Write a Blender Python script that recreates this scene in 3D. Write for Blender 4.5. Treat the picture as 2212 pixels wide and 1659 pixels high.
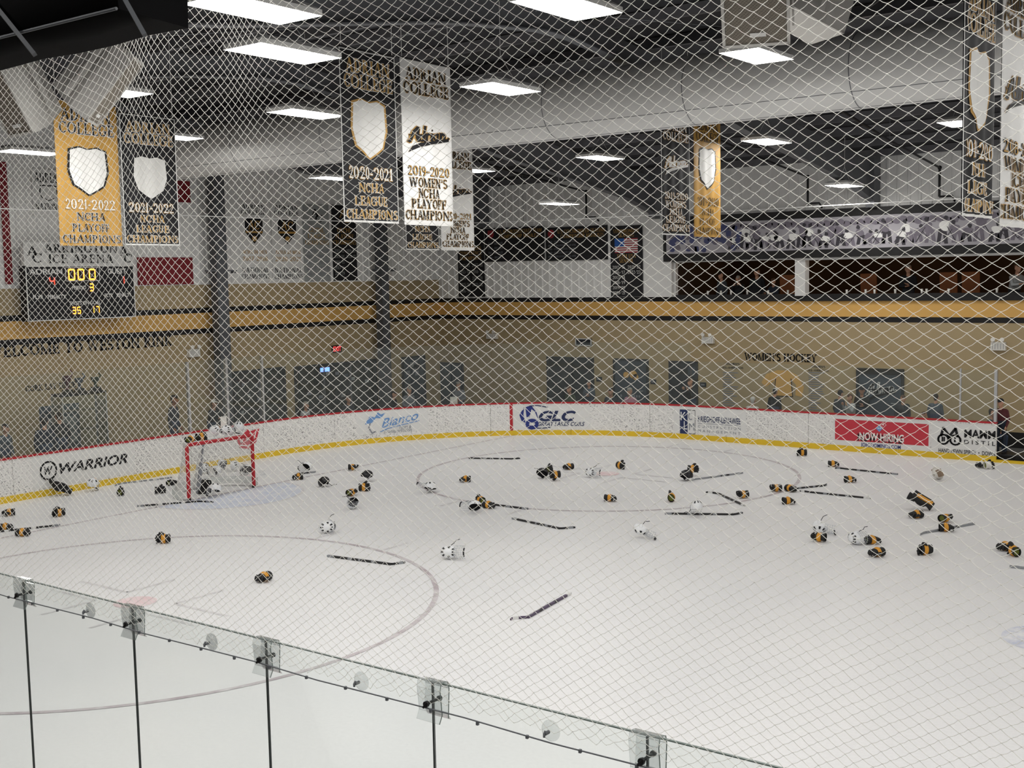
import bpy, math, random
import numpy as np
from mathutils import Vector, Matrix
random.seed(7)
PI = math.pi
sc = bpy.context.scene
COL = sc.collection
for o in list(bpy.data.objects): bpy.data.objects.remove(o)

# ------------------------------------------------------------------ camera
FPX = 2534.0
CAM = Vector((21.1545, -17.1968, 4.7971))
YAW, PITCH, ROLL = 0.6417, -0.0909, -0.0194
_f = Vector((-math.sin(YAW)*math.cos(PITCH), math.cos(YAW)*math.cos(PITCH), math.sin(PITCH)))
_r0 = Vector((math.cos(YAW), math.sin(YAW), 0)); _u0 = _r0.cross(_f)
_r = _r0*math.cos(ROLL) + _u0*math.sin(ROLL)
_u = -_r0*math.sin(ROLL) + _u0*math.cos(ROLL)
cd = bpy.data.cameras.new('camera'); cam = bpy.data.objects.new('camera', cd); COL.objects.link(cam)
cam.matrix_world = Matrix(((_r.x, _u.x, -_f.x, CAM.x), (_r.y, _u.y, -_f.y, CAM.y), (_r.z, _u.z, -_f.z, CAM.z), (0, 0, 0, 1)))
cd.sensor_width = 36; cd.lens = FPX*36/2212; cd.clip_start = .05; cd.clip_end = 200
sc.camera = cam
# ------------------------------------------------------------------ world, exposure
sc.view_settings.view_transform = 'Standard'; sc.view_settings.look = 'None'
sc.view_settings.gamma = 1; sc.view_settings.use_curve_mapping = False
sc.view_settings.exposure = 0.0
LAMP = 37.0            # radiance of the ceiling fixtures' diffusers
w = bpy.data.worlds.new('world'); sc.world = w; w.use_nodes = True
w.node_tree.nodes['Background'].inputs[0].default_value = (.9, .95, 1, 1)
w.node_tree.nodes['Background'].inputs[1].default_value = .02

# ------------------------------------------------------------------ pixel -> place
def ray(x, y): return _f + _r*((x-1106)/FPX) - _u*((y-829.5)/FPX)
def at_z(x, y, z=0): d = ray(x, y); return CAM + d*((z-CAM.z)/d.z)
def at_y(x, y, Y): d = ray(x, y); return CAM + d*((Y-CAM.y)/d.y)
def at_x(x, y, X): d = ray(x, y); return CAM + d*((X-CAM.x)/d.x)
def at_d(x, y, D): return CAM + ray(x, y)*D
def proj(p):
    d = Vector(p) - CAM; k = d.dot(_f)
    return 1106 + FPX*d.dot(_r)/k, 829.5 - FPX*d.dot(_u)/k

# ------------------------------------------------------------------ materials
def srgb(h):
    h = h.lstrip('#'); v = [int(h[i:i+2], 16)/255 for i in (0, 2, 4)]
    return tuple(c/12.92 if c <= .04045 else ((c+.055)/1.055)**2.4 for c in v)
MATS = {}
def mat(name, col, rough=.6, metal=0, var=.10, scale=6, spec=.4, bump=0, emit=0):
    if name in MATS: return MATS[name]
    if isinstance(col, str): col = srgb(col)
    m = bpy.data.materials.new(name); m.use_nodes = True; nt = m.node_tree; b = nt.nodes['Principled BSDF']
    b.inputs['Roughness'].default_value = rough; b.inputs['Metallic'].default_value = metal
    b.inputs['Specular IOR Level'].default_value = spec
    tc = nt.nodes.new('ShaderNodeTexCoord'); nz = nt.nodes.new('ShaderNodeTexNoise')
    nz.inputs['Scale'].default_value = scale; nz.inputs['Detail'].default_value = 3
    nt.links.new(tc.outputs['Object'], nz.inputs['Vector'])
    mx = nt.nodes.new('ShaderNodeMix'); mx.data_type = 'RGBA'
    mx.inputs[6].default_value = (*[c*(1-var) for c in col], 1); mx.inputs[7].default_value = (*[min(1, c*(1+var)) for c in col], 1)
    nt.links.new(nz.outputs['Fac'], mx.inputs[0]); nt.links.new(mx.outputs[2], b.inputs['Base Color'])
    if bump:
        bp = nt.nodes.new('ShaderNodeBump'); bp.inputs['Strength'].default_value = bump; bp.inputs['Distance'].default_value = .01
        nt.links.new(nz.outputs['Fac'], bp.inputs['Height']); nt.links.new(bp.outputs['Normal'], b.inputs['Normal'])
    if emit:
        b.inputs['Emission Color'].default_value = (*col, 1); b.inputs['Emission Strength'].default_value = emit
    MATS[name] = m; return m
def glass_mat(name, tint, gloss=.06, rough=.02, haze=0.0):
    m = bpy.data.materials.new(name); m.use_nodes = True; nt = m.node_tree; nt.nodes.clear()
    out = nt.nodes.new('ShaderNodeOutputMaterial'); tr = nt.nodes.new('ShaderNodeBsdfTransparent'); gl = nt.nodes.new('ShaderNodeBsdfGlossy')
    df = nt.nodes.new('ShaderNodeBsdfDiffuse'); df.inputs[0].default_value = (.75, .8, .78, 1)
    tr.inputs[0].default_value = (*tint, 1); gl.inputs['Roughness'].default_value = rough
    tc = nt.nodes.new('ShaderNodeTexCoord'); nz = nt.nodes.new('ShaderNodeTexNoise'); nz.inputs['Scale'].default_value = 3
    mr = nt.nodes.new('ShaderNodeMapRange'); mr.inputs[3].default_value = haze*.6; mr.inputs[4].default_value = haze*1.4
    nt.links.new(tc.outputs['Object'], nz.inputs['Vector']); nt.links.new(nz.outputs['Fac'], mr.inputs[0])
    m1 = nt.nodes.new('ShaderNodeMixShader'); m2 = nt.nodes.new('ShaderNodeMixShader')
    fr = nt.nodes.new('ShaderNodeFresnel'); fr.inputs[0].default_value = 1.3
    mm = nt.nodes.new('ShaderNodeMath'); mm.operation = 'MULTIPLY'; mm.inputs[1].default_value = gloss*14
    nt.links.new(fr.outputs[0], mm.inputs[0])
    nt.links.new(mm.outputs[0], m1.inputs[0]); nt.links.new(tr.outputs[0], m1.inputs[1]); nt.links.new(gl.outputs[0], m1.inputs[2])
    nt.links.new(mr.outputs[0], m2.inputs[0]); nt.links.new(m1.outputs[0], m2.inputs[1]); nt.links.new(df.outputs[0], m2.inputs[2])
    nt.links.new(m2.outputs[0], out.inputs[0]); MATS[name] = m; return m
M = lambda n: MATS[n]

# ------------------------------------------------------------------ mesh helpers
def frame(d):
    d = Vector(d).normalized(); a = Vector((0, 0, 1)) if abs(d.z) < .9 else Vector((1, 0, 0))
    x = d.cross(a).normalized(); return x, d.cross(x).normalized()
class MB:
    def __init__(s): s.v = []; s.f = []; s.mi = []; s.sm = []
    def add(s, vs, fs, mi=0, sm=False):
        n = len(s.v); s.v += [tuple(v) for v in vs]; s.f += [tuple(n+i for i in f) for f in fs]; s.mi += [mi]*len(fs); s.sm += [sm]*len(fs); return s
    def box(s, c, sz, R=None, mi=0, taper=1.0):
        hx, hy, hz = [k/2 for k in sz]; vs = []
        for z in (-1, 1):
            t = taper if z > 0 else 1
            for x, y in ((-1, -1), (1, -1), (1, 1), (-1, 1)): vs.append(Vector((x*hx*t, y*hy*t, z*hz)))
        if R is not None:
            if isinstance(R, (int, float)): R = Matrix.Rotation(R, 3, 'Z')
            vs = [R @ v for v in vs]
        c = Vector(c); return s.add([v+c for v in vs], [(3, 2, 1, 0), (4, 5, 6, 7), (0, 1, 5, 4), (1, 2, 6, 5), (2, 3, 7, 6), (3, 0, 4, 7)], mi)
    def loft(s, rings, mi=0, caps=True, sm=True):
        n = len(rings[0]); vs = [p for r in rings for p in r]; fs = []
        for i in range(len(rings)-1):
            for j in range(n): k = (j+1) % n; fs.append((i*n+j, i*n+k, (i+1)*n+k, (i+1)*n+j))
        s.add(vs, fs, mi, sm)
        if caps: s.add(rings[0], [tuple(reversed(range(n)))], mi); s.add(rings[-1], [tuple(range(n))], mi)
        return s
    def tube(s, pts, r, n=6, mi=0, caps=True, flat=1.0):
        pts = [Vector(p) for p in pts]; rs = r if isinstance(r, (list, tuple)) else [r]*len(pts); rings = []; ox = None
        for i, p in enumerate(pts):
            d = (pts[min(i+1, len(pts)-1)] - pts[max(i-1, 0)])
            if d.length < 1e-9: d = Vector((0, 0, 1))
            d.normalize()
            if ox is None: x, y = frame(d)
            else:
                x = ox - d*ox.dot(d); x = x.normalized() if x.length > 1e-6 else frame(d)[0]; y = d.cross(x)
            ox = x
            rings.append([p + x*rs[i]*math.cos(2*PI*j/n) + y*rs[i]*flat*math.sin(2*PI*j/n) for j in range(n)])
        return s.loft(rings, mi, caps, n > 4)
    def ball(s, c, r, n=10, m=6, mi=0, R=None):
        r = (r, r, r) if isinstance(r, (int, float)) else r; c = Vector(c); rings = []
        for i in range(m+1):
            t = -PI/2 + PI*i/m; t = max(min(t, PI/2-.02), -PI/2+.02)
            ring = [Vector((r[0]*math.cos(t)*math.cos(2*PI*j/n), r[1]*math.cos(t)*math.sin(2*PI*j/n), r[2]*math.sin(t))) for j in range(n)]
            rings.append([c + (R @ p if R is not None else p) for p in ring])
        return s.loft(rings, mi)
    def sheet(s, fn, nu, nv, mi=0, sm=True):
        vs = [fn(i/nu, j/nv) for j in range(nv+1) for i in range(nu+1)]
        return s.add(vs, [(j*(nu+1)+i, j*(nu+1)+i+1, (j+1)*(nu+1)+i+1, (j+1)*(nu+1)+i) for j in range(nv) for i in range(nu)], mi, sm)
    def mesh(s, name, mats):
        me = bpy.data.meshes.new(name); me.from_pydata(s.v, [], s.f); me.update()
        for m in (mats if isinstance(mats, (list, tuple)) else [mats]): me.materials.append(MATS[m] if isinstance(m, str) else m)
        me.polygons.foreach_set('material_index', s.mi); me.polygons.foreach_set('use_smooth', s.sm); return me
    def build(s, name, mats, parent=None, world=False):
        if world and parent is not None:
            pm = parent.matrix_basis.inverted()
            if parent.parent: pm = pm @ parent.parent.matrix_basis.inverted()
            s.v = [tuple(pm @ Vector(v)) for v in s.v]
        o = bpy.data.objects.new(name, s.mesh(name, mats)); COL.objects.link(o); o.parent = parent; return o
def tag(o, label=None, cat=None, group=None, kind=None):
    if label: o['label'] = label
    if cat: o['category'] = cat
    if group: o['group'] = group
    if kind: o['kind'] = kind
    return o
def thing(name, label, cat, loc=(0, 0, 0), rz=0, group=None):
    o = bpy.data.objects.new(name, None); COL.objects.link(o); o.empty_display_size = .1
    o.location = loc; o.rotation_euler = (0, 0, rz); o.matrix_basis = Matrix.Translation(loc) @ Matrix.Rotation(rz, 4, 'Z')
    return tag(o, label, cat, group)
def copy_tree(o, parent=None):
    c = o.copy(); COL.objects.link(c); c.parent = parent
    for ch in o.children: copy_tree(ch, c)
    return c
def lookat_R(fwd, up=(0, 0, 1)):        # local +Y looks along fwd, +Z up
    f = Vector(fwd).normalized(); x = f.cross(Vector(up)).normalized(); z = x.cross(f)
    return Matrix(((x.x, f.x, z.x), (x.y, f.y, z.y), (x.z, f.z, z.z)))

# ------------------------------------------------------------------ flat lettering (2D polygons)
TH, TN = .17, .07
def _V(x, y0=0, y1=1, t=TH, sa=1, sb=1):
    r = [[(x-t/2, y0), (x+t/2, y0), (x+t/2, y1), (x-t/2, y1)]]
    if sa: r.append([(x-t/2-.08, y0), (x+t/2+.08, y0), (x+t/2+.05, y0+.06), (x-t/2-.05, y0+.06)])
    if sb: r.append([(x-t/2-.05, y1-.06), (x+t/2+.05, y1-.06), (x+t/2+.08, y1), (x-t/2-.08, y1)])
    return r
def _D(x0, y0, x1, y1, t): return [[(x0-t/2, y0), (x0+t/2, y0), (x1+t/2, y1), (x1-t/2, y1)]]
def _H(x0, x1, y, t=TN): return [[(x0, y-t/2), (x1, y-t/2), (x1, y+t/2), (x0, y+t/2)]]
def _S(x, y, up=1):
    return [[(x-.13, y), (x+.13, y), (x+.13, y+.06*up), (x-.13, y+.06*up)]]
def _A(cx, cy, rx, ry, a0, a1, t=TH, tn=TN, n=12):
    r = []
    for i in range(n):
        a = math.radians(a0+(a1-a0)*i/n); b = math.radians(a0+(a1-a0)*(i+1)/n)
        r.append([(cx+rx*math.cos(a), cy+ry*math.sin(a)), (cx+rx*math.cos(b), cy+ry*math.sin(b)),
                  (cx+(rx-t)*math.cos(b), cy+(ry-tn)*math.sin(b)), (cx+(rx-t)*math.cos(a), cy+(ry-tn)*math.sin(a))])
    return r
GL = {
 'A': (.9, _D(.12, 0, .44, 1, .08)+_D(.78, 0, .46, 1, .19)+_H(.24, .66, .32)+_S(.13, 0)+_S(.77, 0)),
 'B': (.8, _V(.2)+_A(.28, .74, .36, .26, -90, 90)+_A(.28, .27, .44, .27, -90, 90)+_H(.2, .3, .965)+_H(.2, .3, .035)+_H(.2, .3, .51)),
 'C': (.86, _A(.47, .5, .43, .5, 42, 318)+[[(.74, .66), (.82, .66), (.82, 1), (.77, 1)]]),
 'D': (.88, _V(.2)+_A(.3, .5, .5, .5, -90, 90)+_H(.2, .32, .965)+_H(.2, .32, .035)),
 'E': (.74, _V(.2)+_H(.2, .66, .965)+_H(.2, .56, .52)+_H(.2, .68, .035)+[[(.6, .75), (.67, .75), (.67, 1), (.63, 1)], [(.62, 0), (.7, 0), (.7, .26), (.66, .26)], [(.52, .4), (.57, .4), (.57, .64), (.52, .64)]]),
 'F': (.7, _V(.2)+_H(.2, .64, .965)+_H(.2, .54, .5)+[[(.58, .72), (.65, .72), (.65, 1), (.61, 1)], [(.5, .38), (.55, .38), (.55, .62), (.5, .62)]]),
 'G': (.92, _A(.47, .5, .43, .5, 42, 330)+_V(.76, .06, .46, TH, 0, 1)+[[(.74, .68), (.82, .68), (.82, 1), (.77, 1)]]),
 'H': (.96, _V(.2)+_V(.76)+_H(.2, .76, .51)),
 'I': (.4, _V(.2)),
 'K': (.9, _V(.2)+_D(.28, .42, .68, 1, .08)+_D(.74, 0, .36, .52, .19)+_S(.68, .94)+_S(.76, 0)),
 'L': (.74, _V(.2)+_H(.2, .68, .035)+[[(.62, 0), (.7, 0), (.7, .3), (.66, .3)]]),
 'M': (1.12, _V(.16, 0, 1, .08)+_V(.94)+_D(.55, .04, .2, 1, .18)+_D(.55, .04, .9, 1, .08)),
 'N': (.98, _V(.17, 0, 1, .08)+_V(.8, 0, 1, .08)+_D(.8, 0, .18, 1, .19)),
 'O': (.96, _A(.48, .5, .44, .5, 0, 360, n=20)),
 'P': (.76, _V(.2)+_A(.28, .72, .4, .28, -90, 90)+_H(.2, .3, .965)+_H(.2, .3, .475)),
 'R': (.86, _V(.2)+_A(.28, .74, .38, .26, -90, 90)+_H(.2, .3, .965)+_H(.2, .32, .51)+_D(.74, 0, .4, .5, .18)+_S(.76, 0)),
 'S': (.68, _A(.34, .735, .29, .265, 30, 270, .15)+_A(.34, .265, .3, .28, -150, 90, .15)),
 'T': (.84, _V(.42)+_H(.06, .78, .965)+[[(.05, .72), (.11, 1), (.05, 1)], [(.79, .72), (.79, 1), (.73, 1)]]),
 'U': (.92, _V(.2, .3, 1, TH, 0, 1)+_V(.74, .3, 1, .08, 0, 1)+_A(.45, .32, .335, .32, 180, 360)),
 'W': (1.25, _D(.36, 0, .12, 1, .18)+_D(.36, 0, .6, 1, .08)+_D(.86, 0, .6, 1, .18)+_D(.86, 0, 1.1, 1, .08)+_S(.12, .94)+_S(1.1, .94)),
 'X': (.86, _D(.74, 0, .14, 1, .19)+_D(.14, 0, .72, 1, .08)+_S(.14, 0)+_S(.74, 0)),
 'Y': (.84, _V(.42, 0, .5, TH, 1, 0)+_D(.42, .44, .1, 1, .18)+_D(.42, .44, .74, 1, .08)+_S(.12, .94)+_S(.74, .94)),
 'Z': (.76, _D(.1, .03, .6, .97, .18)+_H(.1, .68, .965)+_H(.06, .7, .035)),
 'V': (.86, _D(.44, 0, .14, 1, .19)+_D(.44, 0, .74, 1, .08)+_S(.14, .94)+_S(.74, .94)),
 '0': (.7, _A(.35, .5, .3, .5, 0, 360, .15, n=16)), '1': (.46, _V(.24, 0, 1, .15, 1, 0)+_D(.08, .78, .24, .96, .08)),
 '2': (.66, _A(.33, .72, .28, .28, -20, 180, .15)+_D(.12, .04, .52, .62, .11)+_H(.06, .62, .06, .12)),
 '3': (.64, _A(.3, .75, .27, .25, -90, 165, .14)+_A(.3, .27, .3, .27, -165, 90, .14)),
 '4': (.68, _V(.48, 0, 1, .14, 1, 0)+_H(.04, .64, .28, .1)+_D(.06, .3, .44, .98, .09)),
 '5': (.64, _A(.3, .32, .3, .32, -160, 110, .14)+_H(.14, .58, .95, .1)+_V(.17, .55, 1, .08, 0, 0)),
 '6': (.68, _A(.34, .3, .29, .3, 0, 360, .14)+_A(.44, .5, .4, .5, 100, 195, .14)),
 '7': (.62, _H(.05, .58, .95, .1)+_D(.2, 0, .52, .95, .13)), '8': (.66, _A(.33, .75, .25, .25, 0, 360, .13)+_A(.33, .27, .29, .27, 0, 360, .14)),
 '9': (.68, _A(.34, .7, .29, .3, 0, 360, .14)+_A(.24, .5, .4, .5, -80, 15, .14)),
 '-': (.42, _H(.06, .36, .42, .11)), "'": (.24, _V(.12, .68, 1, .1, 0, 0)), ' ': (.4, []), '.': (.26, _V(.12, 0, .14, .14, 0, 0)),
}
def serif2d(txt, bold=0.0):
    x = 0; ps = []
    for ch in txt:
        wd, els = GL.get(ch, GL[' '])
        for p in els:
            if bold:
                cx = sum(q[0] for q in p)/len(p); cy = sum(q[1] for q in p)/len(p)
                p = [(q[0]+math.copysign(bold, q[0]-cx), q[1]+math.copysign(bold, q[1]-cy)) for q in p]
            ps.append([(q[0]+x, q[1]) for q in p])
        x += wd + .04
    x0 = 0.0; x1 = max(x-.04, .1)
    return [[((q[0]-x0)/(x1-x0), q[1]) for q in p] for p in ps]
_TC = {}
def sans2d(txt, shear=0.0, bold=0.0):
    k = (txt, shear, bold)
    if k in _TC: return _TC[k]
    cu = bpy.data.curves.new('t', 'FONT'); cu.body = txt; cu.shear = shear; cu.offset = bold; cu.resolution_u = 3; cu.fill_mode = 'FRONT'
    o = bpy.data.objects.new('t', cu); COL.objects.link(o); dg = bpy.context.evaluated_depsgraph_get(); dg.update()
    me = o.evaluated_get(dg).to_mesh(); vs = [v.co.copy() for v in me.vertices]; fs = [tuple(p.vertices) for p in me.polygons]
    o.evaluated_get(dg).to_mesh_clear(); bpy.data.objects.remove(o); bpy.data.curves.remove(cu)
    xs = [v.x for v in vs]; ys = [v.y for v in vs]; x0, x1, y0, y1 = min(xs), max(xs), min(ys), max(ys)
    ps = [[((vs[i].x-x0)/(x1-x0), (vs[i].y-y0)/(y1-y0)) for i in f] for f in fs]; _TC[k] = ps; return ps
def stroke2d(pts, t):
    ps = []
    for (x0, y0), (x1, y1) in zip(pts[:-1], pts[1:]):
        dx, dy = x1-x0, y1-y0; l = math.hypot(dx, dy) or 1; nx, ny = -dy/l*t/2, dx/l*t/2; ex, ey = dx/l*t*.3, dy/l*t*.3
        ps.append([(x0+nx-ex, y0+ny-ey), (x0-nx-ex, y0-ny-ey), (x1-nx+ex, y1-ny+ey), (x1+nx+ex, y1+ny+ey)])
    return ps
def ell(cx, cy, rx, ry, a0=0, a1=360, n=16): return [(cx+rx*math.cos(math.radians(a0+(a1-a0)*i/n)), cy+ry*math.sin(math.radians(a0+(a1-a0)*i/n))) for i in range(n+1)]
def disc2d(cx, cy, rx, ry, n=20): return [ell(cx, cy, rx, ry, n=n)[:-1]]
def script2d(t=.035):       # slanted script wordmark with a tail under it, in a 1 x 1 box
    S = []
    S += stroke2d([(.02, .38), (.06, .36), (.16, .72), (.24, .86), (.25, .8), (.22, .5), (.25, .4)], t*1.5) + stroke2d([(.06, .58), (.28, .62)], t)
    S += stroke2d(ell(.33, .52, .05, .1), t*1.2) + stroke2d([(.43, .93), (.38, .46), (.42, .42)], t*1.3)
    S += stroke2d([(.46, .68), (.45, .46)], t*1.3) + stroke2d([(.455, .6), (.5, .7), (.53, .66)], t*1.2)
    S += stroke2d([(.57, .7), (.56, .48), (.59, .46)], t*1.3) + disc2d(.58, .82, .018, .035, 8)
    S += stroke2d(ell(.67, .6, .05, .1), t*1.2) + stroke2d([(.73, .73), (.71, .52), (.75, .5)], t*1.3)
    S += stroke2d([(.8, .76), (.79, .54)], t*1.3) + stroke2d([(.79, .64), (.85, .76), (.88, .72), (.87, .56), (.94, .56), (.98, .62)], t*1.2)
    S += [[(.98, .6), (.98, .5), (.6, .36), (.3, .22), (.02, .0), (.12, .22), (.3, .36), (.6, .46)]]
    return S
def put2d(mb, polys, fn, u0, v0, u1, v1, mi=0, thick=0):
    for p in polys:
        mb.add([fn(u0+(u1-u0)*q[0], v0+(v1-v0)*q[1]) for q in p], [tuple(range(len(p)))], mi)
# ------------------------------------------------------------------ materials in use
mat('tan_block', '#b5a27e', .8, scale=1.2, var=.08); mat('stripe_black', '#1b1a1b', .6); mat('stripe_gold', '#e2b264', .55, var=.05, scale=1)
mat('panel_white', '#f2f2f0', .5, var=.05, scale=.8); mat('roof_dark', '#3d3d41', .75, var=.2, scale=.5); mat('purlin_grey', '#6a6a6e', .5, var=.2, scale=2)
mat('steel_grey', '#6d6f73', .5, var=.12); mat('column_grey', '#5d6064', .5, var=.15, scale=2); mat('duct_white', '#d6d6d4', .6, var=.04, scale=1)
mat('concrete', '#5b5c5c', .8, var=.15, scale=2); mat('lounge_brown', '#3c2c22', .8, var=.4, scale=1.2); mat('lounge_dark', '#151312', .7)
mat('white_paint', '#e4e4e2', .5, var=.04); mat('black_metal', '#1a1a1b', .45); mat('white_plastic', '#e8e6df', .5, var=.04); mat('door_grey', '#46505a', .5, var=.12, scale=3)
mat('door_dark', '#2a3036', .5, var=.15, scale=3); mat('silver', '#c4c6c8', .3, .7, .08); mat('red_paint', '#b5202c', .4, var=.08, scale=4); mat('dark_red', '#86202a', .6)
mat('yellow_kick', '#e3bf2c', .4, var=.12, scale=3); mat('black_ink', '#17171b', .6); mat('gold_ink', '#c69c55', .6, var=.05); mat('white_ink', '#efefec', .6, var=.03)
mat('blue_ink', '#27357f', .5); mat('light_blue_ink', '#6f9ad0', .5); mat('grey_ink', '#8b8f97', .6); mat('red_ink', '#c53745', .5, var=.05); mat('navy_ink', '#26325a', .5)
mat('banner_black', '#232326', .7, var=.15, scale=3); mat('banner_white', '#f2f2f0', .6, var=.05, scale=3); mat('banner_gold', '#c79a4c', .6, var=.07, scale=3); mat('banner_silver', '#a9adac', .6)
mat('flag_blue', '#2f5fae', .6); mat('flag_red', '#a8323c', .6); mat('orange_chair', '#96592f', .6)
dm = mat('diffuser', (1, .98, .95), .6); dm.node_tree.nodes['Principled BSDF'].inputs['Emission Color'].default_value = (1, .975, .94, 1)
dm.node_tree.nodes['Principled BSDF'].inputs['Emission Strength'].default_value = LAMP
mat('led_orange', (1, .35, .03), .5, emit=4); mat('led_red', (1, .06, .03), .5, emit=2.2); mat('exit_red', (1, .08, .08), .5, emit=1.2); mat('screen_blue', (.12, .25, 1), .5, emit=3)
glass_mat('pane', (.945, .965, .955), .045, .03, .03); glass_mat('near_pane', (.955, .972, .965), .006, .02, .012); glass_mat('acrylic', (.93, .94, .94), .03, .08, .05)

def ice_material():
    m = bpy.data.materials.new('ice'); m.use_nodes = True; nt = m.node_tree; b = nt.nodes['Principled BSDF']; L = nt.links.new
    tc = nt.nodes.new('ShaderNodeTexCoord'); n1 = nt.nodes.new('ShaderNodeTexNoise'); n1.inputs['Scale'].default_value = .35; n1.inputs['Detail'].default_value = 6
    n2 = nt.nodes.new('ShaderNodeTexNoise'); n2.inputs['Scale'].default_value = 22; n2.inputs['Detail'].default_value = 5
    L(tc.outputs['Object'], n1.inputs['Vector']); L(tc.outputs['Object'], n2.inputs['Vector'])
    mx = nt.nodes.new('ShaderNodeMix'); mx.data_type = 'RGBA'; mx.inputs[6].default_value = (.80, .81, .83, 1); mx.inputs[7].default_value = (.90, .895, .885, 1)
    L(n1.outputs['Fac'], mx.inputs[0]); m2 = nt.nodes.new('ShaderNodeMix'); m2.data_type = 'RGBA'; m2.blend_type = 'MULTIPLY'; m2.inputs[0].default_value = .12
    L(mx.outputs[2], m2.inputs[6]); L(n2.outputs['Fac'], m2.inputs[7]); L(m2.outputs[2], b.inputs['Base Color'])
    mr = nt.nodes.new('ShaderNodeMapRange'); mr.inputs[3].default_value = .3; mr.inputs[4].default_value = .5; L(n2.outputs['Fac'], mr.inputs[0]); L(mr.outputs[0], b.inputs['Roughness'])
    b.inputs['Specular IOR Level'].default_value = .25; MATS['ice'] = m
ice_material()
def paint_on_ice(name, col, fade):
    m = bpy.data.materials.new(name); m.use_nodes = True; nt = m.node_tree; b = nt.nodes['Principled BSDF']; L = nt.links.new
    tc = nt.nodes.new('ShaderNodeTexCoord'); n1 = nt.nodes.new('ShaderNodeTexNoise'); n1.inputs['Scale'].default_value = 2.5; n1.inputs['Detail'].default_value = 6; n1.inputs['Roughness'].default_value = .7
    L(tc.outputs['Object'], n1.inputs['Vector']); mr = nt.nodes.new('ShaderNodeMapRange'); mr.inputs[1].default_value = .35; mr.inputs[2].default_value = .65; mr.inputs[3].default_value = fade[0]; mr.inputs[4].default_value = fade[1]
    L(n1.outputs['Fac'], mr.inputs[0]); mx = nt.nodes.new('ShaderNodeMix'); mx.data_type = 'RGBA'; mx.inputs[6].default_value = (.86, .86, .86, 1); mx.inputs[7].default_value = (*srgb(col), 1)
    L(mr.outputs[0], mx.inputs[0]); L(mx.outputs[2], b.inputs['Base Color']); b.inputs['Roughness'].default_value = .4; b.inputs['Specular IOR Level'].default_value = .25; MATS[name] = m
paint_on_ice('ice_red', '#aa9ca2', (.35, .95)); paint_on_ice('ice_grey', '#b9b4b8', (.15, .7)); paint_on_ice('ice_blue', '#c8d1e4', (.3, 1)); paint_on_ice('ice_dot', '#e3c2c6', (.3, 1)); paint_on_ice('ice_logo', '#a9b2cf', (.0, .9))
def board_material():
    m = bpy.data.materials.new('board_white'); m.use_nodes = True; nt = m.node_tree; b = nt.nodes['Principled BSDF']; L = nt.links.new
    tc = nt.nodes.new('ShaderNodeTexCoord'); mp = nt.nodes.new('ShaderNodeMapping'); mp.inputs['Scale'].default_value = (1, 1, 1.6); L(tc.outputs['Object'], mp.inputs['Vector'])
    n1 = nt.nodes.new('ShaderNodeTexNoise'); n1.inputs['Scale'].default_value = 20; n1.inputs['Detail'].default_value = 3; n1.inputs['Roughness'].default_value = .65; L(mp.outputs[0], n1.inputs['Vector'])
    n2 = nt.nodes.new('ShaderNodeTexNoise'); n2.inputs['Scale'].default_value = .8; n2.inputs['Detail'].default_value = 2; L(tc.outputs['Object'], n2.inputs['Vector'])
    r = nt.nodes.new('ShaderNodeMapRange'); r.inputs[1].default_value = .55; r.inputs[2].default_value = .61; L(n1.outputs['Fac'], r.inputs[0])
    r2 = nt.nodes.new('ShaderNodeMapRange'); r2.inputs[1].default_value = .38; r2.inputs[2].default_value = .6; r2.inputs[3].default_value = .35; r2.inputs[4].default_value = .95; L(n2.outputs['Fac'], r2.inputs[0])
    mu = nt.nodes.new('ShaderNodeMath'); mu.operation = 'MULTIPLY'; L(r.outputs[0], mu.inputs[0]); L(r2.outputs[0], mu.inputs[1])
    mx = nt.nodes.new('ShaderNodeMix'); mx.data_type = 'RGBA'; mx.inputs[6].default_value = (.84, .83, .81, 1); mx.inputs[7].default_value = (.16, .16, .16, 1)
    L(mu.outputs[0], mx.inputs[0]); L(mx.outputs[2], b.inputs['Base Color']); b.inputs['Roughness'].default_value = .4; MATS['board_white'] = m
board_material()

# ------------------------------------------------------------------ the hall
XW, YW, ZB = -6.93, 16.0, 1.0
ZS = (3.31, 3.46, 3.92, 4.07)
def roof_z(y): return 8.05 + .1*(16-abs(y)) if y > -16 else 8.05
def S(name, mb, mats, parent=None, label=None):
    o = mb.build(name, mats, parent)
    if parent is None: o['kind'] = 'structure'
    if label: o['label'] = label
    return o
floor = S('floor', MB().box((19, -6, -.2), (54, 46, .3)), 'concrete', label='grey concrete floor around the rink')
RC = 8.53
def path(s):        # arc length along the dasher boards -> position, inward normal; s = 0 where the far curve begins
    A = RC*PI/2
    if s < -8.84-A: x = 5.18 + (-8.84-A-s); return Vector((x, -12.95, 0)), Vector((0, 1, 0))
    if s < -8.84: a = PI + (-8.84-s)/RC; return Vector((5.18+RC*math.cos(a), -4.42+RC*math.sin(a), 0)), Vector((-math.cos(a), -math.sin(a), 0))
    if s < 0: return Vector((-3.35, 4.42+s, 0)), Vector((1, 0, 0))
    if s < A: a = PI - s/RC; return Vector((5.18+RC*math.cos(a), 4.42+RC*math.sin(a), 0)), Vector((-math.cos(a), -math.sin(a), 0))
    return Vector((5.18+s-A, 12.95, 0)), Vector((0, -1, 0))
SA = RC*PI/2
def s_at(px, z=.5):
    lo, hi = -12.0, SA+16
    for _ in range(50):
        m = (lo+hi)/2
        if proj(path(m)[0]+Vector((0, 0, z)))[0] < px: lo = m
        else: hi = m
    return (lo+hi)/2
def bz(s, py):
    p = path(s)[0]; y0 = proj(p)[1]; y1 = proj(p+Vector((0, 0, 1)))[1]; return (py-y0)/(y1-y0)
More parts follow.
